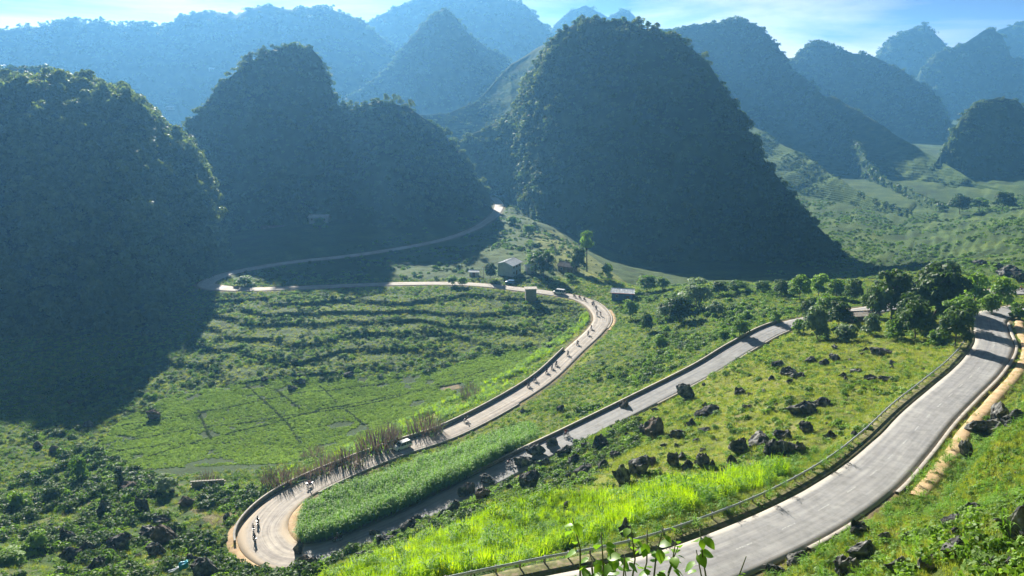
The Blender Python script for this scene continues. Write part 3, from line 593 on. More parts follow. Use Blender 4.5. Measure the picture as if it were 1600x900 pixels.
# ------------------------------------------------------------------ ground plants
def cand(n, box, seed):
    g = np.random.default_rng(seed); x = g.uniform(box[0], box[2], n); y = g.uniform(box[1], box[3], n)
    px, py, zc = project(x, y, rbf(x, y)); d, _ = rlook(x, y); m = (px > -80) & (px < 1680) & (py < 1010) & (zc > 4) & (d > 0.7)
    return x[m], y[m], px[m], py[m], zc[m], d[m], g
STRIPP = [(430, 960), (520, 900), (640, 858), (760, 812), (870, 778), (1000, 770), (1120, 755), (1215, 728), (1225, 748), (1190, 768), (1080, 798), (960, 832), (850, 868), (760, 900), (700, 960)]
CANEP = [(470, 850), (480, 800), (520, 782), (600, 755), (690, 720), (740, 700), (830, 672), (840, 690), (740, 750), (660, 792), (570, 830), (500, 858), (478, 858)]
SIDEP = [(440, 770), (560, 705), (690, 655), (770, 620), (850, 565), (905, 520), (925, 500), (915, 490), (880, 520), (800, 580), (700, 625), (560, 690), (430, 745)]
def lane_dist(x, y):
    return rlook(x, y)[0]
# the bright strip by the near guardrail
x, y, px, py, zc, d, g = cand(420000, (-90, 45, 90, 140), 1)
m = in_poly(px, py, STRIPP) & (d > 3.9) & (g.uniform(size=len(x)) < np.where(d < 60, 1, 1)); x, y, d = x[m], y[m], d[m]
n_ = min(len(x), 5600); x, y = x[:n_], y[:n_]
cl = fbm(x, y, 7, 3, 71)
scatter('maize_patch', np.stack([x, y, height(x, y) - 0.05], -1), g.uniform(0.5, 1.3, n_) * (1 + cl * .6), MAIZE[:2] + LUSH + CANE[:1], 'bright yellow-green maize growing beside the near guardrail', 'maize', 1)
# the dark green cane wedge inside the hairpin
x, y, px, py, zc, d, g = cand(260000, (-60, 120, 20, 200), 2)
m = in_poly(px, py, CANEP) & (d > .9); x, y = x[m][:4200], y[m][:4200]
scatter('cane_field', np.stack([x, y, height(x, y) - 0.05], -1), g.uniform(1.15, 1.65, len(x)), CANE, 'dense dark green cane inside the hairpin bend', 'cane', 2, 0.05)
# bright fringe between the valley field and the lower road
x, y, px, py, zc, d, g = cand(500000, (-100, 140, 60, 330), 3)
m = in_poly(px, py, SIDEP) & (d > 1.8) & (g.uniform(size=len(x)) < 0.35 + 1.6 * fbm(x, y, 8, 3, 5)); x, y = x[m][:4200], y[m][:4200]
scatter('maize_fringe', np.stack([x, y, height(x, y) - 0.05], -1), g.uniform(0.3, 0.8, len(x)), LUSH[:3] + CANE[:2], 'yellow-green maize fringe along the far side of the lower road', 'maize', 3)
# valley field crops, left out along the dark baulks
BAULK = [[(200, 690), (290, 672), (385, 662), (440, 652), (560, 634), (700, 605), (760, 590)], [(235, 722), (330, 688), (410, 668), (500, 640), (620, 618), (720, 610)], [(385, 600), (420, 632), (450, 664), (470, 700)], [(500, 600), (525, 628)],
         [(430, 606), (470, 640)], [(540, 640), (570, 670)], [(180, 668), (330, 640), (470, 612), (600, 598)], [(160, 712), (260, 700), (360, 700)], [(310, 640), (330, 690)]]
bd = [np.array([P(a, b, 95)[:2] for a, b in bl]) for bl in BAULK]
def dist_lines(x, y):
    o = np.full(len(x), 99.0)
    for pl in bd:
        for a, b in zip(pl[:-1], pl[1:]):
            t = np.clip(((x - a[0]) * (b[0] - a[0]) + (y - a[1]) * (b[1] - a[1])) / ((b - a) ** 2).sum(), 0, 1)
            o = np.minimum(o, np.hypot(x - a[0] - t * (b[0] - a[0]), y - a[1] - t * (b[1] - a[1])))
    return o
x, y, px, py, zc, d, g = cand(160000, (-170, 165, 60, 300), 4)
m = in_poly(px, py, FIELD) & (d > 4); x, y = x[m], y[m]; dl = dist_lines(x, y); m = (dl > 0.32) & (fbm(x, y, 7, 3, 14) > -.46); x, y = x[m][:26000], y[m][:26000]
scatter('field_crop', np.stack([x, y, height(x, y) - 0.03], -1), g.uniform(0.75, 1.3, len(x)) * (1 + .3 * fbm(x, y, 12, 2, 4)), CROP, 'low leafy crop in the valley floor field, parted by dark baulks', 'crop', 4)
pts = []; g = np.random.default_rng(44)
for pl in bd:
    for a, b in zip(pl[:-1], pl[1:]):
        n = int(np.linalg.norm(b - a) / .3); t = np.linspace(0, 1, n)[:, None]; pts.append(a + (b - a) * t + g.normal(size=(n, 2)) * .1)
pts = np.vstack(pts); scatter('field_hedge', np.stack([pts[:, 0], pts[:, 1], height(pts[:, 0], pts[:, 1]) - .05], -1), g.uniform(.3, .55, len(pts)), DBUSH, 'dark weedy baulks dividing the valley field into plots', 'hedge', 44)
x, y, px, py, zc, d, g = cand(260000, (-190, 170, 60, 330), 45)
zw = rbf(x, y) + fbm(x, y, 26, 4, 3) * np.clip(np.hypot(x, y) / 120, .1, 1) * .9; zw = zw + fbm(x, y, 40, 3, 9) * 1.6; fr = zw / 1.3 - np.floor(zw / 1.3)
m = (terr_amt(px, py, zc) > .5) & (fr > .72) & (d > 2.5) & (px < 960); x, y = x[m][:9000], y[m][:9000]
scatter('terrace_edge', np.stack([x, y, height(x, y) - .1], -1), g.uniform(.2, .45, len(x)), DBUSH + COVER, 'dark scrub growing on the terrace banks of the left valley', 'scrub', 45)
# general ground cover
def density(px, py, x, y, d):
    n = fbm(x, y, 13, 4, 91); return n
x, y, px, py, zc, d, g = cand(230000, (-190, 8, 170, 330), 5)
inf = in_poly(px, py, FIELD) | in_poly(px, py, STRIPP) | in_poly(px, py, CANEP)
n = fbm(x, y, 13, 4, 91); terr = terr_amt(px, py, zc) > 0.3
yel = in_poly(px, py, [(1000, 620), (1230, 500), (1560, 500), (1500, 600), (1400, 680), (1200, 780), (1000, 800), (900, 800)]) | in_poly(px, py, [(1180, 900), (1400, 720), (1600, 560), (1900, 560), (1900, 1200), (1100, 1200)])
u = g.uniform(size=len(x)); keep_ = ~inf & (d > 0.9) & (zc > 14)
mc = keep_ & (u < np.where(yel, 0.16, np.where(terr, 0.12, 0.34)) + n * 0.3) & (d > 1.6); xs, ys, zz = x[mc], y[mc], zc[mc]
scatter('ground_cover', np.stack([xs, ys, height(xs, ys) - 0.05], -1), g.uniform(0.35, 1.0, len(xs)) * np.clip(zz / 110, .55, 1.25), COVER, 'low green scrub and weeds covering the slopes', 'ground cover', 5, 0.15)
mg = keep_ & ~mc & (u > np.where(yel, 0.42, 0.78)); xs, ys = x[mg], y[mg]
scatter('grass', np.stack([xs, ys, height(xs, ys) - 0.03], -1), g.uniform(0.5, 1.2, len(xs)) * np.clip(zc[mg] / 120, .5, 1.1), GRASS, 'yellow-green grass tufts over the slopes', 'grass', 6)
# fine grass where the slope comes close
x, y, px, py, zc, d, g = cand(150000, (0, 14, 120, 120), 7)
m = (zc < 105) & (d > 1.0) & ~in_poly(px, py, STRIPP) & (zc > 12) & (g.uniform(size=len(x)) < np.clip(75 / zc, 0, 1) ** 1.5) & (px > 950)
xs, ys, zz = x[m], y[m], zc[m]; sz = g.uniform(0.35, 0.85, len(xs)) * np.clip(zz / 60, 0.75, 1.2)
scatter('grass', np.stack([xs, ys, height(xs, ys) - 0.03], -1), sz, GRASS + CANE[:1] + COVER[:1], 'fresh grass and weeds on the slope nearest the viewer', 'grass', 7, weights=[.22, .22, .16, .16, .02, .22])
# shrubs, thicker in some quarters
def shrubs(name, box, n, seed, poly, protos, smin, smax, label, thr=-9, dmin=2.2, noise_s=16, maxn=4000):
    x, y, px, py, zc, d, g = cand(n, box, seed); m = (d > dmin) & (fbm(x, y, noise_s, 3, seed) > thr)
    mm = np.zeros(len(x), bool)
    for q in poly: mm |= in_poly(px, py, q)
    m &= mm; x, y = x[m][:maxn], y[m][:maxn]; s = smin + (smax - smin) * g.uniform(size=len(x)) ** 2
    return scatter(name, np.stack([x, y, height(x, y) - s * .12], -1), s, protos, label, 'shrubs', seed, 0.12)
MIDP = [(960, 470), (1020, 440), (1230, 430), (1340, 440), (1340, 500), (1220, 500), (1100, 560), (1000, 620), (900, 670), (880, 640), (960, 540)]
shrubs('shrubs', (-10, 170, 200, 330), 30000, 11, [MIDP], BUSH + DBUSH[:1], 0.6, 2.0, 'green bushes between the lower and middle stretches of road', -0.05, 2.5, 12, 1700)
shrubs('shrubs', (-190, 60, 0, 230), 60000, 12, [[(-80, 760), (60, 720), (150, 700), (240, 750), (400, 770), (370, 830), (420, 880), (560, 860), (500, 960), (-80, 960)]], DBUSH + BUSH[:2], 0.5, 2.2, 'dark green bushes on the lower left slope', -0.12, 2.0, 10, 2600)
shrubs('shrubs', (-40, 50, 110, 200), 60000, 13, [[(560, 860), (700, 790), (800, 710), (900, 690), (1000, 640), (1000, 700), (900, 770), (780, 800), (640, 855)]], DBUSH + BUSH, 0.4, 1.5, 'dark green bushes among the rocks above the middle road', -0.2, 1.6, 9, 1600)
shrubs('shrubs', (20, 70, 200, 260), 50000, 14, [[(1000, 640), (1240, 500), (1560, 470), (1510, 580), (1380, 680), (1200, 760), (1000, 780), (900, 770)]], BUSH, 0.3, 1.3, 'green bushes on the rocky slope between the roads', 0.1, 1.8, 14, 900)
shrubs('shrubs', (15, 18, 130, 150), 60000, 15, [[(1200, 960), (1380, 800), (1480, 720), (1540, 620), (1700, 520), (1700, 960)]], BUSH, 0.25, 0.9, 'fresh green bushes on the slope right of the near road', 0.0, 2.6, 8, 1500)
shrubs('shrubs', (-150, 180, 60, 520), 60000, 16, [[(255, 600), (330, 470), (470, 462), (700, 455), (850, 470), (925, 480), (880, 545), (800, 548), (640, 590), (430, 600), (330, 610)], [(0, 620), (260, 540), (260, 640), (140, 700), (0, 720)]], BUSH + DBUSH, 0.5, 1.7, 'bushes strewn over the shaded valley terraces', 0.0, 2.2, 10, 2000)
shrubs('shrubs', (-160, 290, 60, 560), 30000, 17, [[(320, 440), (500, 400), (760, 330), (790, 300), (900, 380), (960, 440), (860, 450), (500, 446)]], BUSH + DBUSH, 0.5, 2.0, 'bushes around the far road loop and the ridge', 0.0, 2.5, 14, 1500)
shrubs('shrubs', (100, 230, 480, 900), 90000, 18, [[(1340, 440), (1400, 385), (1500, 330), (1700, 270), (1700, 440), (1560, 440)], [(1180, 330), (1300, 290), (1400, 350), (1500, 310), (1400, 395), (1330, 440), (1200, 440)]], BUSH + DBUSH[:1], 0.6, 2.0, 'bushes dotted over the terraced slope at the right edge', -0.02, 2.5, 20, 6000)
# red-brown dry bloom on the scrub

# ------------------------------------------------------------------ small mesh builder
class MB:
    def __init__(s): s.v = []; s.f = []; s.m = []
    def add(s, v, f, mi=0):
        k = len(s.v); s.v += [tuple(p) for p in v]; s.f += [tuple(i + k for i in q) for q in f]; s.m += [mi] * len(f); return s
    def box(s, c, d, rz=0, mi=0, taper=1.0, tx=0):
        x, y, z = [q / 2 for q in d]; ca, sa = math.cos(rz), math.sin(rz); P8 = []
        for k in (-1, 1):
            t = taper if k > 0 else 1
            for i, j in ((-1, -1), (1, -1), (1, 1), (-1, 1)):
                a, b = i * x * t + (tx if k > 0 else 0), j * y * t; P8.append((c[0] + a * ca - b * sa, c[1] + a * sa + b * ca, c[2] + k * z))
        return s.add(P8, [(3, 2, 1, 0), (4, 5, 6, 7), (0, 1, 5, 4), (1, 2, 6, 5), (2, 3, 7, 6), (3, 0, 4, 7)], mi)
    def tube(s, p, q, r0, r1=None, n=8, mi=0, cap=True):
        p, q = Vector(p), Vector(q); r1 = r0 if r1 is None else r1; d = (q - p).normalized(); u = d.orthogonal().normalized(); w = d.cross(u); V = []
        for c, r in ((p, r0), (q, r1)):
            for i in range(n): a = 2 * math.pi * i / n; V.append(c + (u * math.cos(a) + w * math.sin(a)) * r)
        F = [(i, (i + 1) % n, n + (i + 1) % n, n + i) for i in range(n)]
        if cap: F += [tuple(range(n))[::-1], tuple(range(n, 2 * n))]
        return s.add(V, F, mi)
    def path(s, pts, rad, n=7, mi=0):
        for i in range(len(pts) - 1): s.tube(pts[i], pts[i + 1], rad[i], rad[i + 1], n, mi, True)
        return s
    def me(s, name, mats, smooth=False):
        me = bpy.data.meshes.new(name); me.from_pydata(s.v, [], s.f)
        for m in (mats if isinstance(mats, (list, tuple)) else [mats]): me.materials.append(m)
        me.polygons.foreach_set('material_index', s.m); me.update()
        if smooth: me.polygons.foreach_set('use_smooth', [True] * len(s.f))
        return me
def sweep(prof, idx, side, lat, dz=0.0, closed=True, wob=0.0, follow=False):
    """profile [(outward, up)] swept beside the road; side +1 left, -1 right. follow: rests on the ground"""
    q = ROAD[idx]; n = ROADN[idx] * side; g = np.random.default_rng(int(idx[0])); w0 = q[:, 3] + lat + (fbm(np.arange(len(q)), np.zeros(len(q)), 14, 3, int(idx[0])) * wob * 3 if wob else 0)
    cx = q[:, 0] + n[:, 0] * w0; cyy = q[:, 1] + n[:, 1] * w0; cz = q[:, 2] if not follow else height(cx, cyy)
    v = np.stack([np.stack([cx + n[:, 0] * a, cyy + n[:, 1] * a, cz + b + dz], -1) for a, b in prof], 1); m = len(prof)
    if closed: v = np.concatenate([v, v[:, :1]], 1); m += 1
    f = grid_faces(len(q), m)
    if closed: f = f[:, ::-1] if side < 0 else f
    return v.reshape(-1, 3), f
def empty(name, loc=(0, 0, 0), rz=0, label=None, cat=None, group=None):
    o = bpy.data.objects.new(name, None); COL.objects.link(o); o.location = loc; o.rotation_euler = (0, 0, rz); return tag(o, label, cat, group)
def copy_tree(o, parent=None):
    c = o.copy(); COL.objects.link(c); c.parent = parent
    for ch in list(o.children): copy_tree(ch, c)
    return c
def ground_at(px, py):
    """walk down the sight line of a pixel until it meets the ground"""
    t = np.concatenate([np.arange(5, 120, 0.4), np.arange(120, 700, 1.0)]); X, Y, Z = PZ(px, py, t)
    h = height(X, Y); k = np.argmax(Z < h); return (float(X[k]), float(Y[k]), float(h[k])), float(t[k])

# ------------------------------------------------------------------ road furniture
M['galv'] = mat_noise('galvanised_steel', [(0.3, (0.36, 0.40, 0.44)), (0.7, (0.52, 0.56, 0.60))], 2.0, 0.5, 0.15, 8, 3, 0.5, False, 0.3)
M['verge'] = mat_noise('verge_earth', [(0.35, (0.09, 0.085, 0.045)), (0.5, (0.14, 0.15, 0.05)), (0.65, (0.27, 0.21, 0.14))], 1.3, 0.95, 0.6, 5)
M['post'] = mat_noise('post_concrete', [(0.3, (0.16, 0.15, 0.13)), (0.7, (0.34, 0.32, 0.28))], 3, 0.9, 0.4)
M['stone_wall'] = mat_noise('parapet_stone', [(0.3, (0.13, 0.12, 0.105)), (0.55, (0.24, 0.22, 0.19)), (0.75, (0.36, 0.33, 0.28))], 1.6, 0.9, 0.6, 5)
i0, i1 = 0, i_at(1548, 497)
gr = empty('guardrail', tuple(ROAD[i0][:3]), 0, 'galvanised steel guardrail along the valley side of the near road', 'guardrail')
LOC0 = np.array(ROAD[i0][:3])
def rel(v): return v - LOC0
lat_g = 1.7
W_ = [(0.00, .52), (.06, .55), (.06, .61), (-.03, .65), (-.03, .69), (.06, .73), (.06, .79), (0, .82), (-.03, .79), (-.07, .69), (-.07, .65), (-.03, .55)]
v, f = sweep(W_, np.arange(i0, i1), 1, lat_g); me = mesh_np('rail', rel(v), f, M['galv']); link('rail', me, gr)
pm = MB().box((0, 0, .15), (.14, .16, 1.3)).me('post', M['post'])
for i in range(i0, i1, 3):
    q = ROAD[i]; n = ROADN[i]; w = q[3] + lat_g + .15; o = link('post', pm, gr, rel(np.array((q[0] + n[0] * w, q[1] + n[1] * w, q[2]))), math.atan2(n[1], n[0]))
# concrete edge and gutter on the hill side of the near road, with the sandy bench behind it
def side_strip(name, a, b, side, prof, lat, mat, label, kind='structure', cat=None, wob=0, closed=True, follow=False):
    v, f = sweep(prof, np.arange(a, b), side, lat, 0, closed, wob, follow); return tag(link(name, mesh_np(name, v, f, mat, False)), label, cat, kind=kind)
ja, jb = i_at(1350, 750), i_at(1548, 500)
KERB = [(-.25, -.3), (-.25, .16), (-.2, .2), (.2, .2), (.25, .16), (.25, -.9)]
side_strip('kerb', ja, jb, -1, KERB, .5, M['kerb'], 'pale concrete kerb on the hill side of the near road')
side_strip('gutter', ja + 2, jb - 3, -1, [(-.02, -.55), (.75, -.6), (.8, -.62), (.8, -.9), (-.02, -.9)], .8, M['post'], 'shaded concrete gutter behind the kerb')
side_strip('dirt_track', ja + 1, jb + 6, -1, [(-.05, -.9), (-.02, .06), (.3, .2), (1.0, .28), (1.6, .22), (2.2, -.4)], 1.6, M['sand'], 'orange-yellow sandy bench beside the near road', wob=.12)
ka, kb = i_at(1215, 835), ja - 6
side_strip('kerb', ka, ka + 12, -1, KERB, .3, M['kerb'], 'short broken length of concrete kerb nearest the viewer')
# grass-grown verge strip between asphalt and guardrail
side_strip('verge', i0, i1, 1, [(-.02, -.25), (-.02, .02), (.5, .07), (1.3, .06), (1.9, -.02), (2.3, -.6)], .02, M['verge'], 'weedy earth verge between the near road and its guardrail', wob=.04)
# parapet walls: block after block with short gaps
WALL = [(0, -.6), (0, .52), (.04, .56), (.32, .56), (.36, .52), (.36, -.9)]
def parapet(a, b, side, lat, label, h=1.0, seg=0, mat='stone_wall'):
    r = empty('parapet_wall', tuple(ROAD[a][:3]), 0, label, 'wall'); L0 = np.array(ROAD[a][:3]); pr = [(x, z if z < 0 else z * h) for x, z in WALL]
    seg = seg or 12; i = a
    while i < b - 2:
        j = min(i + seg, b); je = min(j + 1, b); v, f = sweep(pr, np.arange(i, je), side, lat)
        f = np.vstack([f, ]); me = mesh_np('wall_section', v - L0, f, M[mat])
        bm = bmesh.new(); bm.from_mesh(me); bmesh.ops.remove_doubles(bm, verts=bm.verts, dist=1e-4); bmesh.ops.holes_fill(bm, edges=bm.edges, sides=8); bm.to_mesh(me); bm.free()
        link('wall_section', me, r)
        cap = sweep([(-.04, .56 * h + .002), (.40, .56 * h + .002), (.40, .66 * h), (-.04, .66 * h)], np.arange(i, je), side, lat); link('coping', mesh_np('coping', cap[0] - L0, cap[1], M['kerb']), r)
        i = j
    return r
h0, h1 = i_at(372 + 30, 850), i_at(898, 547)
parapet(i_at(411, 840), h1, 1, .35, 'long low stone parapet on the valley side of the lower road, from the hairpin up to the bend', 1.25)
m0, m1 = i_at(1235, 508), i_at(740, 759)
parapet(m0, m1, -1, .45, 'dark low stone parapet on the far side of the middle road', .85)
side_strip('kerb', i_at(1220, 512), i_at(1010, 628), 1, KERB, .25, M['kerb'], 'pale kerb on the near side of the middle road')
side_strip('kerb', i_at(480, 762), i_at(800, 628), -1, KERB, .2, M['kerb'], 'pale kerb between the lower road and the cane wedge')
side_strip('kerb', i_at(935, 512), i_at(915, 470), -1, KERB, .3, M['kerb'], 'pale curved kerb outside the lower road bend')
side_strip('dirt_bench', i_at(933, 514), i_at(935, 484), -1, [(-.05, -.6), (0, .08), (.8, .12), (1.6, -.5)], .85, M['sand'], 'sandy bench outside the lower road bend')
side_strip('dirt_apron', i_at(440, 868) - 4, i_at(418, 812), 1, [(-.2, -.5), (0, .01), (1.0, .05), (1.8, -.05), (2.4, -.8)], .0, M['sand'], 'orange earth apron outside the hairpin', wob=.1)
side_strip('dirt_island', i_at(440, 868), i_at(455, 778), -1, [(-.3, -.5), (-.1, .06), (.6, .10), (1.3, .06), (1.9, -.5)], .0, M['sand'], 'sandy inner shoulder of the hairpin', wob=.15)
# worn centre dashes and an edge line on the near road
M['paint'] = mat_noise('worn_paint', [(0.42, (0.30, 0.30, 0.30)), (0.6, (0.52, 0.52, 0.50))], 5, 0.7, 0)
dm = MB(); ic = i_at(1060, 893)
for i in range(i0 - 12, i1 - 30, 9):
    q = ROAD[i:i + 4]; n = ROADN[i:i + 4]; V = []
    for a, b in zip(q, n):
        for s_ in (-.07, .07): V.append((a[0] + b[0] * s_, a[1] + b[1] * s_, a[2] + .036))
    dm.add(V, [(0, 1, 3, 2), (2, 3, 5, 4), (4, 5, 7, 6)])
tag(link('road_marking', dm.me('road_marking', M['paint'])), 'worn white centre dashes on the near road', kind='structure')

# ------------------------------------------------------------------ rocks
M['rock'] = mat_noise('limestone', [(0.3, (0.022, 0.024, 0.025)), (0.45, (0.055, 0.057, 0.057)), (0.56, (0.14, 0.14, 0.13)), (0.68, (0.33, 0.32, 0.29))], 1.1, 0.92, 1.0, 4, 8, 0.2)
M['brown_rock'] = mat_noise('brown_limestone', [(0.3, (0.06, 0.05, 0.042)), (0.5, (0.13, 0.105, 0.085)), (0.72, (0.27, 0.22, 0.18))], 1.1, 0.92, 1.0, 4, 8, 0.2)
def rock_mesh(seed, mat, sharp=0.5):
    bm = bmesh.new(); bmesh.ops.create_icosphere(bm, subdivisions=4, radius=0.5); v = np.array([x.co[:] for x in bm.verts]); g = np.random.default_rng(seed)
    for _ in range(18):                                    # cut flat faces, steeper sides than top
        d = g.normal(size=3); d[2] *= 0.55; d /= np.linalg.norm(d); c = g.uniform(0.2, 0.38); p = v @ d; v = v - np.outer(np.clip(p - c, 0, 9) * .97, d)
    o = g.uniform(0, 50, 2)
    r = 1 - np.abs(fbm(v[:, 0] + o[0] + v[:, 2] * .15, v[:, 1] + o[1], 0.3, 4, seed, 0.6)) * .6 + fbm(v[:, 2] + o[0], v[:, 0] - v[:, 1], .2, 3, seed + 1) * .14
    v[:, :2] *= r[:, None]
    top = np.clip(v[:, 2] + .1, 0, 1); pin = fbm(v[:, 0] + o[0], v[:, 1] - o[1], 0.2, 3, seed + 2, .7); v[:, 2] += top * pin * 1.5 * sharp
    v[:, 2] -= v[:, 2].min(); v[:, 2] /= v[:, 2].max(); v[:, 0] /= np.ptp(v[:, 0]); v[:, 1] /= np.ptp(v[:, 1])
    for q, p in zip(bm.verts, v): q.co = p
    me = bpy.data.meshes.new('rock'); bm.to_mesh(me); bm.free(); me.materials.append(mat); return me
RM = [rock_mesh(500 + i, M['rock'], .35 + .15 * (i % 3)) for i in range(8)]; RB = [rock_mesh(540 + i, M['brown_rock'], .3) for i in range(3)]
ROCKS = '''1071 625 30 32 d|976 637 16 13 b|1101 636 10 10 d|1105 652 42 19 d|1157 618 18 15 d|1167 642 16 13 d|1192 615 12 10 d|1023 682 30 40 b|1008 680 20 22 d|1060 684 26 19 d|1080 668 17 19 d|1100 676 20 9 d
937 700 24 30 d|863 698 19 19 d|884 712 28 22 d|900 724 24 17 d|838 712 32 24 d|818 728 38 20 d|853 730 32 18 d|827 767 32 40 d|805 792 16 16 d|833 787 18 16 d|915 737 34 16 d|942 735 18 22 d|963 717 20 16 d|916 702 20 13 d
971 754 32 42 d|999 744 34 40 d|1017 727 24 18 b|1051 729 20 34 d|1066 717 16 15 d|1076 734 18 20 d|1098 732 20 32 d|1114 732 10 22 d|1032 747 11 15 d|1020 760 22 12 d|1050 762 30 16 d
1154 707 28 36 d|1188 692 44 22 d|1145 730 18 24 d|1139 744 24 22 b|1188 728 12 11 d|977 842 22 46 d|1087 691 10 8 d|980 683 10 9 d
1223 686 22 15 d|1260 647 36 20 d|1286 633 26 16 d|1258 677 17 17 d|1227 708 28 20 d|1298 686 17 12 d|1203 712 15 22 d|1250 706 13 15 d
1540 680 42 24 d|1558 657 28 28 d|1588 667 30 24 d|1510 717 15 28 d|1525 802 26 15 d|1588 842 46 48 d|1490 824 28 14 d|1345 837 23 21 d|1313 847 15 13 d|1348 872 38 26 d|1250 888 32 24 d|1325 908 34 34 d|1210 900 32 16 d|1407 895 36 18 d|1452 888 28 16 d|1417 852 15 15 d|1497 847 22 16 d|1496 865 38 16 d|1550 895 24 20 d|1592 899 26 16 d|1383 847 19 15 d|1570 784 22 12 d
1213 575 18 15 d|1232 585 26 15 d|1247 592 21 13 d|1268 565 19 11 d|1288 572 15 13 d|1303 565 17 14 d|1375 554 38 15 d|1353 549 13 10 d|1337 584 17 9 d|1360 595 21 11 d|1385 595 25 11 d|1318 592 13 13 d|1578 432 32 22 d|1532 416 20 13 d|1594 442 26 20 d|1560 420 16 12 d
733 772 22 24 b|752 782 24 28 b|722 780 15 26 d|713 802 20 28 d|693 810 15 20 d|763 757 26 17 d|600 852 32 22 d|570 874 32 20 d|640 830 26 22 d|620 842 19 15 d|478 893 32 36 b|467 868 14 30 d|797 767 13 15 d|655 815 16 14 d|585 840 18 14 d|545 866 20 16 d
240 655 26 20 b|208 766 28 13 b|223 802 21 28 d|165 807 12 28 d|263 853 32 32 b|245 867 23 18 d|103 845 17 19 d|88 707 16 14 b|110 632 14 10 d|253 817 21 11 d|295 792 19 15 b|153 896 25 28 d|113 874 27 17 d|327 903 32 32 d|300 888 25 20 d|272 882 16 13 d|187 857 27 22 d|173 872 15 19 d|233 840 27 17 d|140 868 17 21 d|60 700 20 12 d|140 668 18 12 d|455 610 16 12 d|470 600 18 12 d|545 590 16 10 d|415 596 12 9 d'''
ZONE = [((420, 600, 300, 500), 'on the valley terraces'), ((0, 740, 400, 900), 'on the scrubby lower left slope'), ((400, 800, 700, 900), 'among bushes below the hairpin'), ((690, 740, 810, 830), 'beside the shaded middle road'),
        ((800, 690, 960, 800), 'in the dense rock field'), ((960, 690, 1125, 770), 'in grass behind the bright maize'), ((1125, 560, 1400, 760), 'inside the near road bend'),
        ((960, 600, 1210, 700), 'in grass along the middle road'), ((1200, 700, 1600, 910), 'in weeds at lower right'), ((1500, 600, 1600, 800), 'above the sandy bench'), ((1200, 540, 1400, 600), 'in grass below the grove')]
def zone(px, py):
    for (a, b, c, d_), t in ZONE:
        if a <= px <= c and b <= py <= d_: return t
    return 'on the slope at left' if px < 500 else 'on the terraced slope at right'
RL = []
nrock = 0
for k, it in enumerate(ROCKS.replace('\n', '|').split('|')):
    px, py, w, h, c = it.split(); px, py, w, h = map(float, (px, py, w, h)); p, zc = ground_at(px, py); g = np.random.default_rng(k + 900)
    me = RB[k % 3] if c == 'b' else RM[k % 8]; o = link('rock', me); sw = w * zc / FPX * 1.05; sh = h * zc / FPX * .85
    if px > 1200 and py > 640 or px < 460 and py > 740: sw *= 1.3; sh = sh * 1.3 + .15
    o.scale = (sw, sw * g.uniform(.6, .95), sh + .25); o.location = (p[0], p[1], p[2] - .3); o.rotation_euler = (g.normal() * .08, g.normal() * .08, g.uniform(-.5, .5))
    size = 'tall' if h > w * 1.15 else ('broad' if w > h * 1.6 else ('large' if w > 26 else 'small' if w < 16 else 'blocky')); colr = 'brown weathered' if c == 'b' else 'black jagged'
    RL.append((o, '%s %s rock' % (size, colr), zone(px, py), px)); tag(o, '', 'rock', 'karst rocks scattered over the slopes')
ORD = ['leftmost', 'second from left', 'third from left', 'fourth from left', 'fifth from left', 'sixth from left', 'seventh from left', 'eighth from left', 'ninth from left', 'tenth from left', 'eleventh from left', 'twelfth from left']
for key in sorted({(b, c) for _, b, c, _ in RL}):
    sel = sorted([q for q in RL if (q[1], q[2]) == key], key=lambda q: q[3])
    for n, q in enumerate(sel): q[0]['label'] = '%s %s' % (q[1], q[2]) if len(sel) == 1 else '%s of the %ss %s' % (ORD[min(n, 11)], q[1], q[2])
# smaller stones of the same kind between them
g = np.random.default_rng(77); small = 0
SMALLZ = [((800, 640, 1000, 800), 26), ((1000, 600, 1240, 770), 30), ((1200, 540, 1480, 700), 26), ((1220, 800, 1600, 900), 16), ((1480, 640, 1600, 780), 8), ((60, 760, 380, 900), 26), ((540, 800, 760, 870), 12)]
for (a, b, c, d_), n in SMALLZ:
    for _ in range(n):
        px, py = g.uniform(a, c), g.uniform(b, d_); p, zc = ground_at(px, py)
        if float(rlook(p[0], p[1])[0]) < 2.2: continue
        w = g.uniform(5, 13) * zc / FPX * (0.8 if zc < 90 else 1); o = link('rock', RM[g.integers(8)]); o.scale = (w, w * g.uniform(.7, 1), w * g.uniform(.5, 1.0)); o.location = (p[0], p[1], p[2] - .12); o.rotation_euler = (0, 0, g.uniform(0, 6.28))
        tag(o, 'little dark stone ' + zone(px, py), 'rock', 'karst rocks scattered over the slopes')

# weeds growing round the feet of the rocks
g = np.random.default_rng(88); q = []
for o, _, _, _ in RL:
    n = 14; a = g.uniform(0, 6.28, n); r = .5 * o.scale[0] * g.uniform(.75, 1.35, n); q.append(np.stack([o.location[0] + np.cos(a) * r, o.location[1] + np.sin(a) * r], -1))
q = np.vstack(q); q = q[rlook(q[:, 0], q[:, 1])[0] > .6]
scatter('rock_weeds', np.stack([q[:, 0], q[:, 1], height(q[:, 0], q[:, 1]) - .05], -1), g.uniform(.4, 1.0, len(q)), GRASS[:2] + COVER[:2] + BUSH[:1], 'weeds growing round the feet of the rocks', 'weeds', 88)

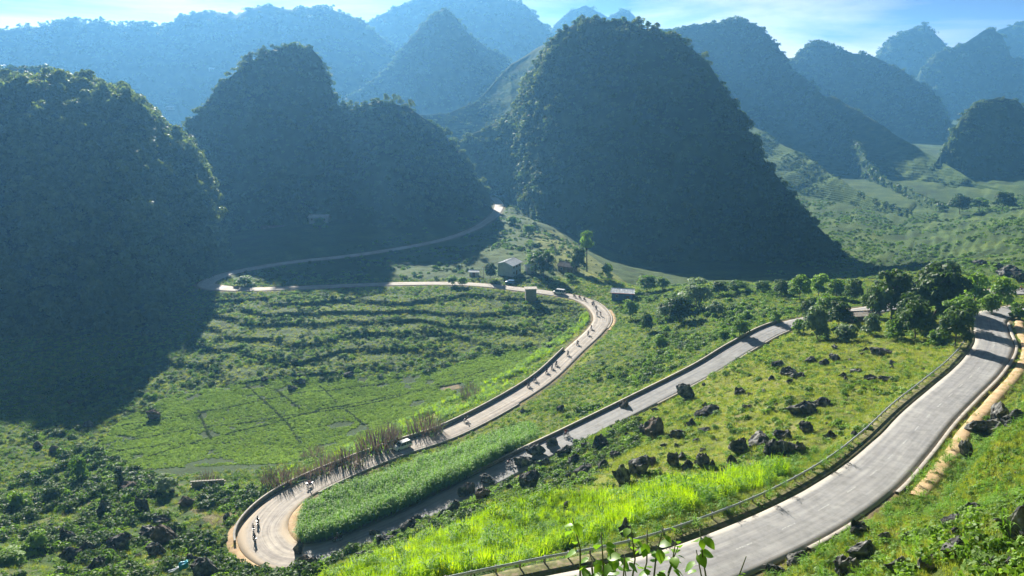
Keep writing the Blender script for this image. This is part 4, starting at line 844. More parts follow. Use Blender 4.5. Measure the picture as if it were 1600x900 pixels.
# ------------------------------------------------------------------ trees and big shrubs
def tree_meshes(seed, nl, leafn, leafmat, form='round', leaf=0.055):
    """unit-height tree: trunk mesh with limbs, crown mesh of leaves gathered on the limb ends"""
    g = np.random.default_rng(seed); T = MB(); V = []; F = []; k = 0
    th = {'round': .2, 'tall': .55, 'spread': .2, 'pillar': .12, 'bush': .10, 'pine': .5}[form]; cw = {'round': .36, 'tall': .22, 'spread': .5, 'pillar': .16, 'bush': .5, 'pine': .25}[form]
    lean = g.normal(size=2) * .03; pts = [Vector((0, 0, -.03)), Vector((lean[0] * .5, lean[1] * .5, th * .5)), Vector((lean[0], lean[1], th)), Vector((lean[0] * 2, lean[1] * 2, .85))]
    T.path(pts, [.026, .02, .015, .004], 8)
    for i in range(nl):
        a = 2.4 * i + g.uniform(-.4, .4); t = (i + .5) / nl
        if form == 'pillar': z = .15 + .8 * t; r = cw * g.uniform(.2, .7) * (1 - .5 * abs(t - .4)); lr = .13
        elif form == 'bush': z = g.uniform(.15, .75); r = cw * g.uniform(.1, .8) * (1 - z * .5); lr = g.uniform(.16, .27)
        elif form == 'pine': z = .3 + .65 * g.uniform(); r = cw * g.uniform(.2, .9); lr = .13
        else:
            z = th + (1 - th) * (.15 + .75 * g.uniform()); r = cw * g.uniform(.25, .9) * math.sqrt(max(.1, 1 - ((z - th) / (1 - th)) ** 2.2)); lr = g.uniform(.11, .19)
        lr *= 1.15 if form in ('spread', 'round') else 1
        c = np.array([lean[0] + math.cos(a) * r, lean[1] + math.sin(a) * r, min(z, 1 - lr * .55)])
        b0 = Vector((lean[0], lean[1], max(.04, min(z * .75, .8)))); T.tube(b0, Vector(c), .009, .003, 5)
        p, nn = lobe_points(g, leafn, lr, .7); v, f = leaf_quads(p + c, nn, leaf, g, .5); V.append(v); F.append(f + k); k += len(v)
    return T.me('trunk', M['bark'], True), mesh_np('crown', np.vstack(V), np.vstack(F), leafmat)
TK = {'round': [tree_meshes(600 + i, 24, 70, M['shrub'], 'round') for i in range(3)], 'dark': [tree_meshes(610 + i, 30, 75, M['dark_shrub'], 'spread', .055) for i in range(3)],
      'tall': [tree_meshes(620, 12, 60, M['shrub'], 'tall', .045)], 'pillar': [tree_meshes(630, 12, 60, M['dark_shrub'], 'pillar', .05)], 'bush': [tree_meshes(640 + i, 14, 60, M['shrub'], 'bush', .07) for i in range(3)],
      'silver': [tree_meshes(650 + i, 16, 60, M['silver'], 'bush', .075) for i in range(2)], 'grey': [tree_meshes(655 + i, 18, 80, M['silver'], 'round', .05) for i in range(2)], 'pine': [tree_meshes(660 + i, 9, 26, M['canopy'], 'pine', .08) for i in range(3)]}
tcount = 0
def tree(px, py, top, wpx, kind, label, group=None, at=None):
    global tcount
    tcount += 1
    if at is None: p, zc = ground_at(px, py)
    else: p, zc = at
    H = (py - top) * zc / FPX * 1.03 / CP ** .5; nat = {'round': .36, 'dark': .5, 'tall': .24, 'pillar': .16, 'bush': .5, 'silver': .5, 'grey': .36, 'pine': .25}[kind] * 2 * 1.15
    W2 = wpx * zc / FPX / nat; tm, cm = TK[kind][tcount % len(TK[kind])]
    r = empty('tree' if kind not in ('bush', 'silver') else 'bush', (p[0], p[1], p[2] - .1), tcount * 1.7, label, 'tree' if kind not in ('bush', 'silver') else 'bush', group); r.scale = (W2, W2, H)
    link('trunk', tm, r); link('crown', cm, r); return r
TREES = [
 (917, 425, 364, 26, 'tall', 'tall thin tree with a small crown rising over the ridge behind the brown roofed house', None),
 (905, 427, 388, 28, 'dark', 'rounded dark tree just left of the tall thin ridge tree', None),
 (949, 436, 413, 20, 'round', 'small tree alone against the dark dome, right of the tall thin tree', None),
 (1010, 456, 430, 34, 'round', 'bushy green tree just right of the red and white roof', None),
 (1035, 453, 434, 26, 'round', 'low green tree second to the right of the red and white roof', None),
 (1062, 503, 462, 58, 'dark', 'very dark wide tree below the grey-green one, right of the hut with the red roof', None),
 (1088, 482, 435, 52, 'grey', 'tall grey-green tree standing over the dark wide one', None),
 (1122, 462, 440, 32, 'dark', 'dark low tree right of the grey-green tree on the skyline', None),
 (1118, 496, 470, 30, 'grey', 'grey-green small tree below the skyline, right of the very dark wide tree', None),
 (1152, 458, 438, 34, 'round', None, 'sk'), (1190, 458, 439, 30, 'round', None, 'sk'), (1222, 464, 438, 28, 'dark', None, 'sk'), (1250, 470, 430, 36, 'round', None, 'sk'),
 (1278, 466, 428, 32, 'round', 'brightest tree on the skyline right of centre, above the silvery bushes', None), (1306, 470, 438, 30, 'round', None, 'sk'), (1334, 474, 436, 32, 'dark', None, 'sk'),
 (1392, 505, 424, 74, 'dark', 'big dark spreading tree left of the largest one behind the low shed', None),
 (1455, 500, 413, 96, 'dark', 'largest dark tree, in the middle of the grove at right', None),
 (1422, 520, 462, 60, 'dark', 'dark low tree in front of the grove, right of the low shed', None),
 (1492, 545, 480, 62, 'dark', 'dark round tree beside the outer parapet of the near road bend', None),
 (1497, 518, 466, 56, 'round', 'lighter green tree behind the dark round one at the near road bend', None),
 (1362, 500, 448, 42, 'dark', 'dark tree behind the roof of the low shed', None),
 (1278, 532, 474, 62, 'silver', 'silvery large-leaved bush, left of three by the low shed', None), (1318, 534, 497, 50, 'silver', 'silvery large-leaved bush in front of the low shed', None),
 (1356, 526, 486, 40, 'silver', 'silvery bush right of the low shed under the dark trees', None), (1248, 524, 494, 30, 'bush', 'green bush at the end of the middle road where it goes behind the trees', None),
 (1522, 474, 420, 50, 'bush', 'tall green bush pair-left above the near road bend', None), (1563, 478, 430, 54, 'bush', 'yellow-green rounded bush right above the near road bend', None),
 (1310, 510, 470, 50, 'dark', None, 'gr'), (1395, 530, 495, 46, 'bush', None, 'gr'), (1430, 530, 470, 60, 'dark', None, 'gr'), (1480, 500, 440, 56, 'dark', None, 'gr'), (1420, 490, 440, 60, 'dark', None, 'gr'), 
 (1510, 500, 465, 40, 'bush', None, 'gr'), (1460, 540, 510, 40, 'bush', None, 'gr'), (1545, 490, 456, 40, 'bush', None, 'gr'), (1290, 492, 462, 40, 'round', None, 'gr'), (1260, 500, 470, 36, 'dark', None, 'gr'),
 (1592, 500, 468, 40, 'bush', 'green bush at the right edge inside the road bend', None), (1470, 470, 440, 50, 'round', 'light green tree crown showing behind the largest dark tree', None),
 (128, 755, 703, 38, 'bush', 'upright bright bush standing at the shadow edge in the left field', None), (190, 763, 729, 17, 'pillar', 'narrow dark pillar-shaped tree in the left field', None),
 (85, 785, 756, 36, 'dark', 'round dark tree low at the left, below the shadow edge', None), (30, 800, 762, 44, 'bush', 'green bush near the left edge below the shadow', None),
 (258, 770, 740, 34, 'grey', 'pale feathery small tree right of the pillar-shaped tree', None), (60, 860, 825, 60, 'bush', 'bright green bush at the lower left corner', None), (15, 880, 856, 60, 'bush', 'bright green leafy clump touching the left edge at the bottom', None),
 (765, 437, 412, 24, 'dark', 'dark round tree left of the blue-white roofed house', None), (850, 436, 396, 46, 'dark', 'dark tree right of the blue-white roofed house', None), (834, 424, 398, 30, 'round', 'green tree behind the blue-white roofed house', None),
 (707, 446, 431, 20, 'round', 'small light tree on the roadside left of the house cluster', None), (722, 447, 433, 16, 'round', 'second small light tree on the roadside left of the house cluster', None),
 (383, 446, 428, 40, 'bush', 'green bush inside the far hairpin loop', None), (500, 362, 341, 22, 'round', 'tree in front of the lone farmhouse on the dark hill', None),
 (890, 440, 425, 30, 'bush', 'yellow-green bush below the brown roofed house', None), (800, 350, 335, 26, 'bush', 'bush on the outside of the far summit bend', None), (826, 372, 352, 22, 'round', 'small tree on the ridge line below the far summit bend', None),
 (1440, 268, 240, 26, 'round', None, 'fs'), (1565, 330, 300, 40, 'dark', None, 'fs'), (1500, 335, 305, 40, 'dark', None, 'fs'), (1530, 330, 310, 30, 'round', None, 'fs'),
 (1375, 470, 440, 40, 'dark', None, 'sk'), (1210, 505, 484, 26, 'bush', None, 'mid'), (1165, 500, 482, 26, 'bush', None, 'mid'), (1130, 535, 512, 30, 'bush', None, 'mid'), (1030, 540, 520, 26, 'bush', None, 'mid'), (1010, 520, 490, 26, 'dark', None, 'mid'),
 (985, 500, 470, 30, 'round', None, 'mid'), (1040, 500, 470, 34, 'grey', None, 'mid'), (1155, 525, 500, 30, 'round', None, 'mid')]
GL = {'gr': ('in the grove around the low shed', 'trees and bushes of the grove around the low shed'), 'sk': ('along the skyline right of centre', 'trees along the skyline right of centre'), 'fs': ('far down the right valley', 'trees far down the right valley'),
      'mid': ('between the lower and middle road', 'trees between the two road stretches')}
ANON = []
for px, py, top, w, kd, lab, gp in TREES:
    o = tree(px, py, top, w, kd, lab or '', GL[gp][1] if gp else None)
    if not lab: ANON.append((gp, {'dark': 'dark tree', 'round': 'green tree', 'bush': 'leafy bush', 'grey': 'grey-green tree'}[kd], px, o))
for key in sorted({a[:2] for a in ANON}):
    sel = sorted([a for a in ANON if a[:2] == key], key=lambda a: a[2])
    for n, a in enumerate(sel): a[3]['label'] = ('the only %s %s' % (key[1], GL[key[0]][0])) if len(sel) == 1 else '%s of the %ss %s' % (ORD[n], key[1] if key[1] != 'leafy bush' else 'leafy bushe', GL[key[0]][0])
# pines on the crest of the far left range
V = HILLS['range'][1]; crest = V[np.arange(len(V)), V[:, :, 2].argmax(1)]; cpx, cpy, czc = project(crest[:, 0], crest[:, 1], crest[:, 2])
g = np.random.default_rng(31)
for px in list(np.linspace(62, 232, 26)) + [12, 30, 44, 240, 246, 520, 533, 545]:
    i = int(np.argmin(abs(cpx - px - g.uniform(-2, 2)))); c = crest[i]; t = tree(0, 9.5, 0, 8.5, 'pine', 'slender pine standing on the crest of the far upper left range', 'pines on the crest of the upper left range', at=((c[0], c[1], c[2] - 3), float(czc[i])))
    t.scale = (t.scale[0] * g.uniform(.7, 1.2),) * 2 + (t.scale[2] * g.uniform(.8, 1.25),)
V = HILLS['dome'][1]; crest = V[np.arange(len(V)), V[:, :, 2].argmax(1)]; cpx, cpy, czc = project(crest[:, 0], crest[:, 1], crest[:, 2])
for px in [884, 905, 930, 1012, 1020, 1030, 1037, 1046, 1052, 1060, 1068, 975]:
    i = int(np.argmin(abs(cpx - px))); c = crest[i]; tree(0, g.uniform(9, 15), 0, 11, 'round', 'small tree on the crest of the biggest dome', 'trees on the crest of the biggest dome', at=((c[0], c[1], c[2] - 1), float(czc[i])))

# ------------------------------------------------------------------ dry reed clumps by the lower road
RD1 = [blade_mesh('reeds', 700 + i, 190, .95, 0.013, 0.10, M['dry'], 0.3, 0.46, 3, 0.5) for i in range(3)]; RD2 = [blade_mesh('green_blades', 710 + i, 60, .6, 0.014, 0.25, M['cane'], 0.5, 0.45, 3) for i in range(2)]
REEDS = [(437, 756, 50, 28), (508, 735, 40, 26), (545, 727, 46, 30), (590, 702, 60, 38), (612, 690, 40, 32), (665, 677, 48, 34), (735, 620, 36, 20), (478, 745, 30, 20), (490, 712, 36, 14), (325, 757, 40, 16), (360, 748, 40, 18)]
for k, (px, py, w, h) in enumerate(REEDS):
    p, zc = ground_at(px, py); lab = ['clump of dry red-brown reeds nearest the hairpin', 'dry reed clump behind the parapet, left of the van, third from it', 'dry reed clump behind the parapet, second to the left of the van', 'tallest dry reed clump behind the parapet just left of the van',
        'dry reeds crowding the upper end of the tallest clump left of the van', 'dense dark reed clump just right of the van, shading the road', 'small reed clump farther up the lower road behind the parapet', 'thin reed clump between the two nearest the hairpin', 'faded reed clump in the fringe at the edge of the field', 'reeds growing over the pale stone wall in the lower left', 'green reeds right of the pale stone wall in the lower left'][k]
    r = empty('reed_clump', (p[0], p[1], p[2] - .1), k * 1.3, lab, 'reeds'); s = w * zc / FPX / 1.0; r.scale = (s * 1.25, s * .9, h * zc / FPX * 1.05)
    link('dry_stems', RD1[k % 3] if k != 10 else RD2[0], r); link('green_blades', RD2[k % 2], r)

# ------------------------------------------------------------------ buildings
def on_hill(px, py, keys):
    best = None
    for k in keys:
        V = HILLS[k][1].reshape(-1, 3); a, b, c = project(V[:, 0], V[:, 1], V[:, 2]); m = (abs(a - px) < 6) & (abs(b - py) < 5)
        if m.any():
            i = np.where(m)[0][np.argmin(c[m])]
            if best is None or c[i] < best[1]: best = (tuple(V[i]), float(c[i]))
    if best and best[1] < 600: (x, y, z), c = best; best = ((x, y - 4.5, z + 1.2), c)
    return best or ground_at(px, py)
M['plaster'] = mat_noise('plaster', [(0.3, (0.42, 0.43, 0.42)), (0.7, (0.6, 0.6, 0.58))], 0.8, 0.85, 0.1, obj_space=True)
M['blue_wall'] = mat_noise('blue_wall', [(0.3, (0.07, 0.14, 0.33)), (0.7, (0.11, 0.2, 0.42))], 0.8, 0.8, 0.1, obj_space=True)
M['pale_blue'] = mat_noise('pale_blue_plaster', [(0.3, (0.42, 0.48, 0.58)), (0.7, (0.58, 0.64, 0.72))], 0.8, 0.85, 0.1, obj_space=True)
M['mud'] = mat_noise('earth_wall', [(0.3, (0.16, 0.12, 0.085)), (0.7, (0.29, 0.23, 0.17))], 1.0, 0.95, 0.3, obj_space=True)
M['tin'] = mat_noise('tin_roof', [(0.3, (0.62, 0.65, 0.68)), (0.7, (0.82, 0.84, 0.86))], 0.6, 0.4, 0, obj_space=True, spec=.6)
M['brown_roof'] = mat_noise('brown_roof', [(0.3, (0.10, 0.085, 0.07)), (0.7, (0.24, 0.20, 0.16))], 0.9, 0.85, .3, obj_space=True)
M['shed_roof'] = mat_noise('shed_roof', [(0.3, (0.26, 0.23, 0.2)), (0.7, (0.42, 0.38, 0.33))], 0.7, .8, .2, obj_space=True); M['red'] = mat_flat('red_trim', (0.5, 0.06, 0.05)); M['dark'] = mat_flat('dark_opening', (0.025, 0.028, 0.03), 0.3); M['wood'] = mat_flat('door_wood', (0.16, 0.09, 0.05), .7)
M['blue_sheet'] = mat_flat('blue_sheet', (0.10, 0.28, 0.48), .5)
def house(px, py, W_, D_, H_, roofh, rz, wall, roof, label, windows=2, door=True, storeys=1, eave=.5, at=None, cat='house'):
    p, zc = ground_at(px, py) if at is None else at
    r = empty('house' if cat == 'house' else cat, (p[0], p[1], p[2]), rz, label, cat)
    m = MB(); x, y = W_ / 2, D_ / 2
    m.add([(-x, -y, -1.5), (x, -y, -1.5), (x, y, -1.5), (-x, y, -1.5), (-x, -y, H_), (x, -y, H_), (x, y, H_), (-x, y, H_), (-x, 0, H_ + roofh), (x, 0, H_ + roofh)], [(0, 1, 5, 4), (2, 3, 7, 6), (1, 2, 6, 9, 5), (3, 0, 4, 8, 7)])
    link('wall', m.me('wall', M[wall]), r)
    for s in (-1, 1):                                     # two roof slopes of sheet with raised ribs, 8 cm thick
        q = MB(); ln = math.hypot(y + eave, roofh * (1 + eave / y)); nrib = max(4, int(W_ / .9)); xe = x + eave
        def sp(u, t, dz): return (u, s * (y + eave) * t, H_ + roofh - roofh * (1 + eave / y) * t + dz)
        q.add([sp(-xe, 0, .02), sp(xe, 0, .02), sp(xe, 1, .02), sp(-xe, 1, .02), sp(-xe, 0, .12), sp(xe, 0, .12), sp(xe, 1, .12), sp(-xe, 1, .12)], [(3, 2, 1, 0), (4, 5, 6, 7), (0, 1, 5, 4), (1, 2, 6, 5), (2, 3, 7, 6), (3, 0, 4, 7)])
        for k in range(nrib + 1):
            u = -xe + .06 + (2 * xe - .12) * k / nrib; q.add([sp(u - .05, 0, .12), sp(u + .05, 0, .12), sp(u + .05, 1, .12), sp(u - .05, 1, .12), sp(u, 0, .19), sp(u, 1, .19)], [(0, 3, 5, 4), (1, 4, 5, 2), (3, 2, 5), (0, 4, 1)])
        link('roof', q.me('roof', M[roof]), r)
    link('ridge_cap', MB().tube((-x - eave, 0, H_ + roofh + .12), (x + eave, 0, H_ + roofh + .12), .12, n=6).me('ridge_cap', M[roof]), r)
    wm = MB().box((0, 0, 0), (1.1, .14, 1.2)).me('window', M['plaster']); pn = MB().box((0, -.05, 0), (.9, .1, 1.0)).me('pane', M['dark'])
    for st in range(storeys):
        z = (st + .55) * H_ / storeys
        for k in range(windows):
            u = -x + W_ * (k + .5) / windows
            if door and st == 0 and k == windows // 2: continue
            w = link('window', wm, r, (u, -y - .03, z)); link('pane', pn, w, (0, -.03, 0))
    if door:
        u = -x + W_ * (windows // 2 + .5) / max(windows, 1); d = link('door', MB().box((0, 0, 0), (1.2, .14, 2.1)).me('door', M['wood']), r, (u, -y - .04, 1.05)); link('handle', MB().box((.45, -.1, 0), (.06, .08, .15)).me('handle', M['galv']), d)
    return r
house(796, 428, 8.5, 7.5, 5.2, 1.3, math.radians(62), 'pale_blue', 'tin', 'two-storey pale house with a large bluish-white tin roof beside the lower road', 3, True, 2, .8)
house(829, 426, 4.5, 3.5, 3.2, .7, math.radians(24), 'plaster', 'tin', 'small tin-roofed annex just right of the two-storey pale house', 1)
house(741, 432, 4.0, 3.0, 2.4, .5, math.radians(-6), 'plaster', 'tin', 'tiny white-roofed hut left of the two-storey house', 1)
house(887, 424, 7.5, 5.5, 3.0, 1.4, math.radians(-30), 'mud', 'brown_roof', 'brown-roofed earth house under the tall thin tree', 2)
rw = house(973, 467, 8.5, 6.0, 3.3, 1.0, math.radians(-12), 'blue_wall', 'tin', 'blue-walled hut with a red-edged white roof at the ridge end', 2)
for s in (-1, 1): link('roof_trim', MB().box((0, s * 3.62, 3.19), (9.6, .12, .2)).me('roof_trim', M['red']), rw)
house(508, 344, 12, 6, 3.2, 1.0, math.radians(-3), 'plaster', 'tin', 'lone farmhouse with a pale roof on the lower slope of the dark hill', 3, at=on_hill(508, 346, ['dark']))
house(436, 355, 13, 5, 2.2, .9, math.radians(3), 'mud', 'brown_roof', 'long low dull-roofed farm building left of the lone farmhouse', 3, at=on_hill(436, 357, ['dark']))
house(1343, 503, 8.5, 4.5, 2.4, .5, math.radians(8), 'mud', 'shed_roof', 'low shed with a pale brownish roof under the dark trees at right', 3)
def far_house(px, py, zc, W_, label):
    house(0, 0, W_, 7, 3, 1.5, 0.1, 'plaster', 'tin', label, 2, False, at=on_hill(px, py, ['range', 'saddle', 'cone', 'back']))
far_house(240, 184, 1080, 16, 'far white house lower left of three in the blue valley'); far_house(271, 170, 1120, 12, 'far white house on the slope right above the lower one in the blue valley'); far_house(335, 108, 1250, 9, 'highest tiny white house on the blue range')
far_house(567, 165, 640, 8, 'small pale house in the saddle right of the dark summit')
# flat-roofed shelter below the road at the house cluster
p, zc = ground_at(829, 470)
sh = empty('shed', p, .1, 'roofless concrete shelter with a flat pale top below the lower road', 'shed'); link('wall', MB().box((0, 0, 1.9), (4.4, 3.2, 5.2)).me('wall', M['post']), sh); link('roof', MB().box((0, 0, 4.65), (5.2, 4, .22)).me('roof', M['kerb']), sh)
# pale wall in the lower left field, built of stones
p, zc = ground_at(325, 762); wl = empty('stone_wall', p, .12, 'short pale dry-stone wall at the edge of the field, lower left', 'wall'); sm = MB().box((0, 0, 0), (.56, .5, .34), taper=.9).me('stone', M['kerb'])
for row in range(5):
    for c in range(12): o = link('stone', sm, wl, (-3.3 + c * .6 + (row % 2) * .3, R.uniform(-.05, .05), .1 + row * .34)); o.rotation_euler = (R.uniform(-.05, .05), R.uniform(-.05, .05), R.uniform(-.1, .1))
# utility poles
def pole(px, py, top, label):
    p, zc = ground_at(px, py); H = (py - top) * zc / FPX * 1.04; r = empty('utility_pole', p, .3, label, 'pole')
    link('shaft', MB().tube((0, 0, -.5), (0, 0, H), .17, .1, 10).me('shaft', M['kerb']), r); link('crossarm', MB().box((0, 0, H - .5), (1.8, .1, .12)).me('crossarm', M['post']), r)
    for s in (-.8, 0, .8): link('insulator', MB().tube((s, 0, H - .44), (s, 0, H - .2), .06, .03, 6).me('insulator', M['plaster']), r)
    return r
pole(867, 424, 380, 'pale concrete pole on the ridge behind the house cluster'); pole(756, 438, 416, 'thin pole left of the two-storey house')

# ------------------------------------------------------------------ vehicles
M['white_paint'] = mat_flat('white_paint', (0.78, 0.78, 0.77), .28, 0, .5, .03); M['glass'] = mat_flat('car_glass', (0.02, 0.025, 0.03), .08, 0, .6, .1); M['tyre'] = mat_flat('tyre', (0.02, 0.02, 0.02), .9)
M['rim'] = mat_flat('rim', (0.4, 0.4, 0.42), .35, .8); M['lamp'] = mat_flat('lamp_glass', (0.7, 0.7, 0.68), .15); M['tail'] = mat_flat('tail_lamp', (0.4, 0.02, 0.02), .3); M['silver_paint'] = mat_flat('silver_paint', (0.45, 0.47, 0.5), .3, .4)
M['blue_paint'] = mat_flat('blue_paint', (0.05, 0.2, 0.42), .35)
def loft(rings, name, mat, smooth=True):
    """closed cross-sections joined end to end"""
    n = len(rings[0]); V = [p for r in rings for p in r]; F = []
    for i in range(len(rings) - 1):
        for j in range(n): a, b = i * n + j, i * n + (j + 1) % n; F.append((a, b, b + n, a + n))
    F += [tuple(range(n))[::-1], tuple(range((len(rings) - 1) * n, len(rings) * n))]
    me = MB().add(V, F).me(name, mat, smooth); return me
def car(label, L_=4.6, Wd=1.85, Ht=1.8, paint='white_paint', van=False):
    r = empty('car', (0, 0, 0), 0, label, 'van' if van else 'car'); hw = Wd / 2; hood = 1.02 if not van else 1.15
    def ring(x, zlo, zhi, w, tw=None):
        tw = tw or w * .93; return [(x, -w, zlo + .12), (x, -w * .93, zlo), (x, w * .93, zlo), (x, w, zlo + .12), (x, w, (zlo + zhi) * .55), (x, tw, zhi), (x, -tw, zhi), (x, -w, (zlo + zhi) * .55)]
    xs = [(-L_ / 2, .45, .92, hw * .86), (-L_ / 2 + .12, .32, 1.0, hw * .97), (-L_ / 2 + .5, .25, 1.06, hw), (0, .25, 1.05, hw), (L_ * .2, .25, 1.04, hw), (L_ * .28, .25, hood, hw), (L_ / 2 - .25, .3, hood - .15, hw * .96), (L_ / 2, .42, hood - .3, hw * .84)]
    link('body', loft([ring(*a) for a in xs], 'body', M[paint]), r)
    x0, x1, t0, t1 = (-L_ / 2 + .12, L_ * .25, -L_ / 2 + .35, L_ * .12) if not van else (-L_ / 2 + .06, L_ * .38, -L_ / 2 + .15, L_ * .24)
    zt = Ht; lo = 1.02; g_ = MB(); a, b = hw * .92, hw * .78
    g_.add([(x0, -a, lo), (x1, -a, lo), (x1, a, lo), (x0, a, lo), (t0, -b, zt - .08), (t1, -b, zt - .08), (t1, b, zt - .08), (t0, b, zt - .08)], [(0, 1, 5, 4), (1, 2, 6, 5), (2, 3, 7, 6), (3, 0, 4, 7), (4, 5, 6, 7)]); link('window', g_.me('window', M['glass']), r)
    link('roof', loft([[(t0 - .03, -b - .02, zt - .1), (t0 - .03, b + .02, zt - .1), (t0 + .1, b * .9, zt), (t0 + .1, -b * .9, zt)], [(t1 + .05, -b - .02, zt - .1), (t1 + .05, b + .02, zt - .1), (t1 - .12, b * .9, zt - .01), (t1 - .12, -b * .9, zt - .01)]], 'roof', M[paint], False), r)
    for s in (-1, 1):
        for u0, u1 in ((x0 + .02, t0 + .02), (x1 - .02, t1 - .02), ((x0 + x1) / 2 - .1, (t0 + t1) / 2 - .1), (x0 + (x1 - x0) * .25, t0 + (t1 - t0) * .22)): link('pillar', MB().tube((u0, s * (a + .005), lo), (u1, s * (b + .01), zt - .08), .045, n=5).me('pillar', M[paint]), r)
        link('mirror', MB().box((x1 - .25, s * (hw + .1), 1.1), (.12, .22, .16)).me('mirror', M[paint]), r)
        for xx in (-L_ * .31, L_ * .31):
            w = link('wheel', None, r) if False else link('wheel', MB().tube((0, -.12, 0), (0, .12, 0), .36, n=16).me('tyre', M['tyre']), r, (xx, s * (hw - .12), .36)); link('rim', MB().tube((0, s * .125, 0), (0, s * .14, 0), .22, n=12).me('rim', M['rim']), w)
        link('headlight', MB().box((L_ / 2 - .08, s * hw * .68, .72), (.16, .34, .16)).me('headlight', M['lamp']), r); link('tail_light', MB().box((-L_ / 2 + .04, s * hw * .8, .85), (.12, .16, .26)).me('tail_light', M['tail']), r)
    link('bumper', MB().box((L_ / 2 + .0, 0, .45), (.16, Wd * .85, .18)).me('bumper', M['tyre']), r); link('number_plate', MB().box((L_ / 2 + .085, 0, .47), (.02, .45, .13)).me('number_plate', M['white_paint']), r)
    return r
def on_road(px, py, side=0.0):
    """road pose under a pixel: sample nearest, shifted sideways so that it projects there"""
    a, b, c = project(ROAD[:, 0], ROAD[:, 1], ROAD[:, 2]); i = int(np.argmin((a - px) ** 2 + (b - py) ** 2)); q = ROAD[i]; n = ROADN[i]; best = (1e9, 0)
    for s in np.linspace(-q[3] + .5, q[3] - .5, 25):
        X, Y, _ = project(q[0] + n[0] * s, q[1] + n[1] * s, q[2]); e = (X - px) ** 2 + (Y - py) ** 2
        if e < best[0]: best = (e, s)
    s = best[1]; return (q[0] + n[0] * s, q[1] + n[1] * s, q[2] + .035), math.atan2(ROADT[i][1], ROADT[i][0]), q
p, a, q = on_road(628, 702); suv = car('white seven-seat car driving down the lower road towards the hairpin', 4.7, 1.9, 1.82); suv.location = p; suv.rotation_euler = (0, 0, a + math.pi)
p, a, q = on_road(873, 458); v2 = car('white minibus parked where the lower road reaches the house cluster', 5.2, 1.95, 2.15, van=True); v2.location = p; v2.rotation_euler = (0, 0, a)
p, zc = ground_at(797, 443); v3 = car('blue car parked in the shade in front of the two-storey house', 4.4, 1.8, 1.6, 'blue_paint'); v3.location = p; v3.rotation_euler = (0, 0, math.radians(170))

# ------------------------------------------------------------------ motorbikes and riders
M['bike_black'] = mat_flat('bike_black', (0.02, 0.02, 0.022), .35); M['bike_red'] = mat_flat('bike_red', (0.25, 0.02, 0.02), .35)
CL = {n: mat_flat('cloth_' + n, c, .85) for n, c in {'black': (0.02, 0.02, 0.022), 'navy': (0.03, 0.04, 0.10), 'red': (0.32, 0.04, 0.03), 'grey': (0.13, 0.13, 0.13), 'olive': (0.08, 0.09, 0.04), 'brown': (0.12, 0.07, 0.04)}.items()}
M['skin'] = mat_flat('skin', (0.42, 0.26, 0.18), .6); M['helmet'] = mat_flat('helmet', (0.03, 0.03, 0.035), .2)
def bike_proto():
    r = empty('motorbike'); 
    def wheel(x):
        bm = bmesh.new(); n, m = 18, 6; V = []; F = []
        for i in range(n):
            a = 2 * math.pi * i / n
            for j in range(m): b = 2 * math.pi * j / m; rr = .28 + .05 * math.cos(b); V.append((math.cos(a) * rr, .05 * math.sin(b), math.sin(a) * rr))
        for i in range(n):
            for j in range(m): F.append((i * m + j, i * m + (j + 1) % m, ((i + 1) % n) * m + (j + 1) % m, ((i + 1) % n) * m + j))
        bm.free(); w = link('wheel', MB().add(V, F).me('tyre', M['tyre'], True), r, (x, 0, .33)); q = MB()
        for i in range(6): a = math.pi * i / 3; q.tube((0, 0, 0), (math.cos(a) * .25, 0, math.sin(a) * .25), .012, n=4)
        q.tube((0, -.06, 0), (0, .06, 0), .05, n=8); link('rim', q.me('rim', M['rim']), w)
    wheel(.62); wheel(-.62)
    link('tank', loft([[(x, -w, z - h), (x, w, z - h), (x, w * .8, z), (x, -w * .8, z)] for x, w, z, h in ((-.1, .08, .82, .2), (.05, .15, .88, .25), (.25, .15, .9, .25), (.4, .07, .85, .2))], 'tank', M['bike_red']), r)
    link('seat', loft([[(x, -w, z - .09), (x, w, z - .09), (x, w * .9, z), (x, -w * .9, z)] for x, w, z in ((-.8, .08, .84), (-.6, .13, .82), (-.3, .13, .79), (-.06, .1, .8))], 'seat', M['bike_black']), r)
    link('engine', MB().box((.05, 0, .45), (.42, .26, .34), taper=.8).tube((-.1, .12, .35), (-.85, .17, .42), .05, n=7).me('engine', M['rim']), r)
    link('fork', MB().tube((.62, .08, .33), (.4, .08, .95), .025, n=6).tube((.62, -.08, .33), (.4, -.08, .95), .025, n=6).box((.66, 0, .68), (.34, .12, .03)).me('fork', M['rim']), r)
    link('handlebar', MB().tube((.36, -.36, 1.0), (.4, 0, .97), .016, n=6).tube((.36, .36, 1.0), (.4, 0, .97), .016, n=6).me('handlebar', M['bike_black']), r)
    link('headlight', MB().tube((.42, 0, .88), (.54, 0, .87), .09, .08, 10).me('headlight', M['lamp']), r)
    link('rear_rack', MB().box((-.75, 0, .9), (.4, .3, .03)).box((-.78, 0, 1.03), (.34, .36, .24)).me('luggage', M['bike_black']), r); link('frame', MB().tube((.4, 0, .8), (-.2, 0, .45), .03, n=6).tube((-.2, 0, .45), (-.62, .08, .33), .025, n=6).tube((-.2, 0, .45), (-.62, -.08, .33), .025, n=6).me('frame', M['bike_black']), r)
    return r
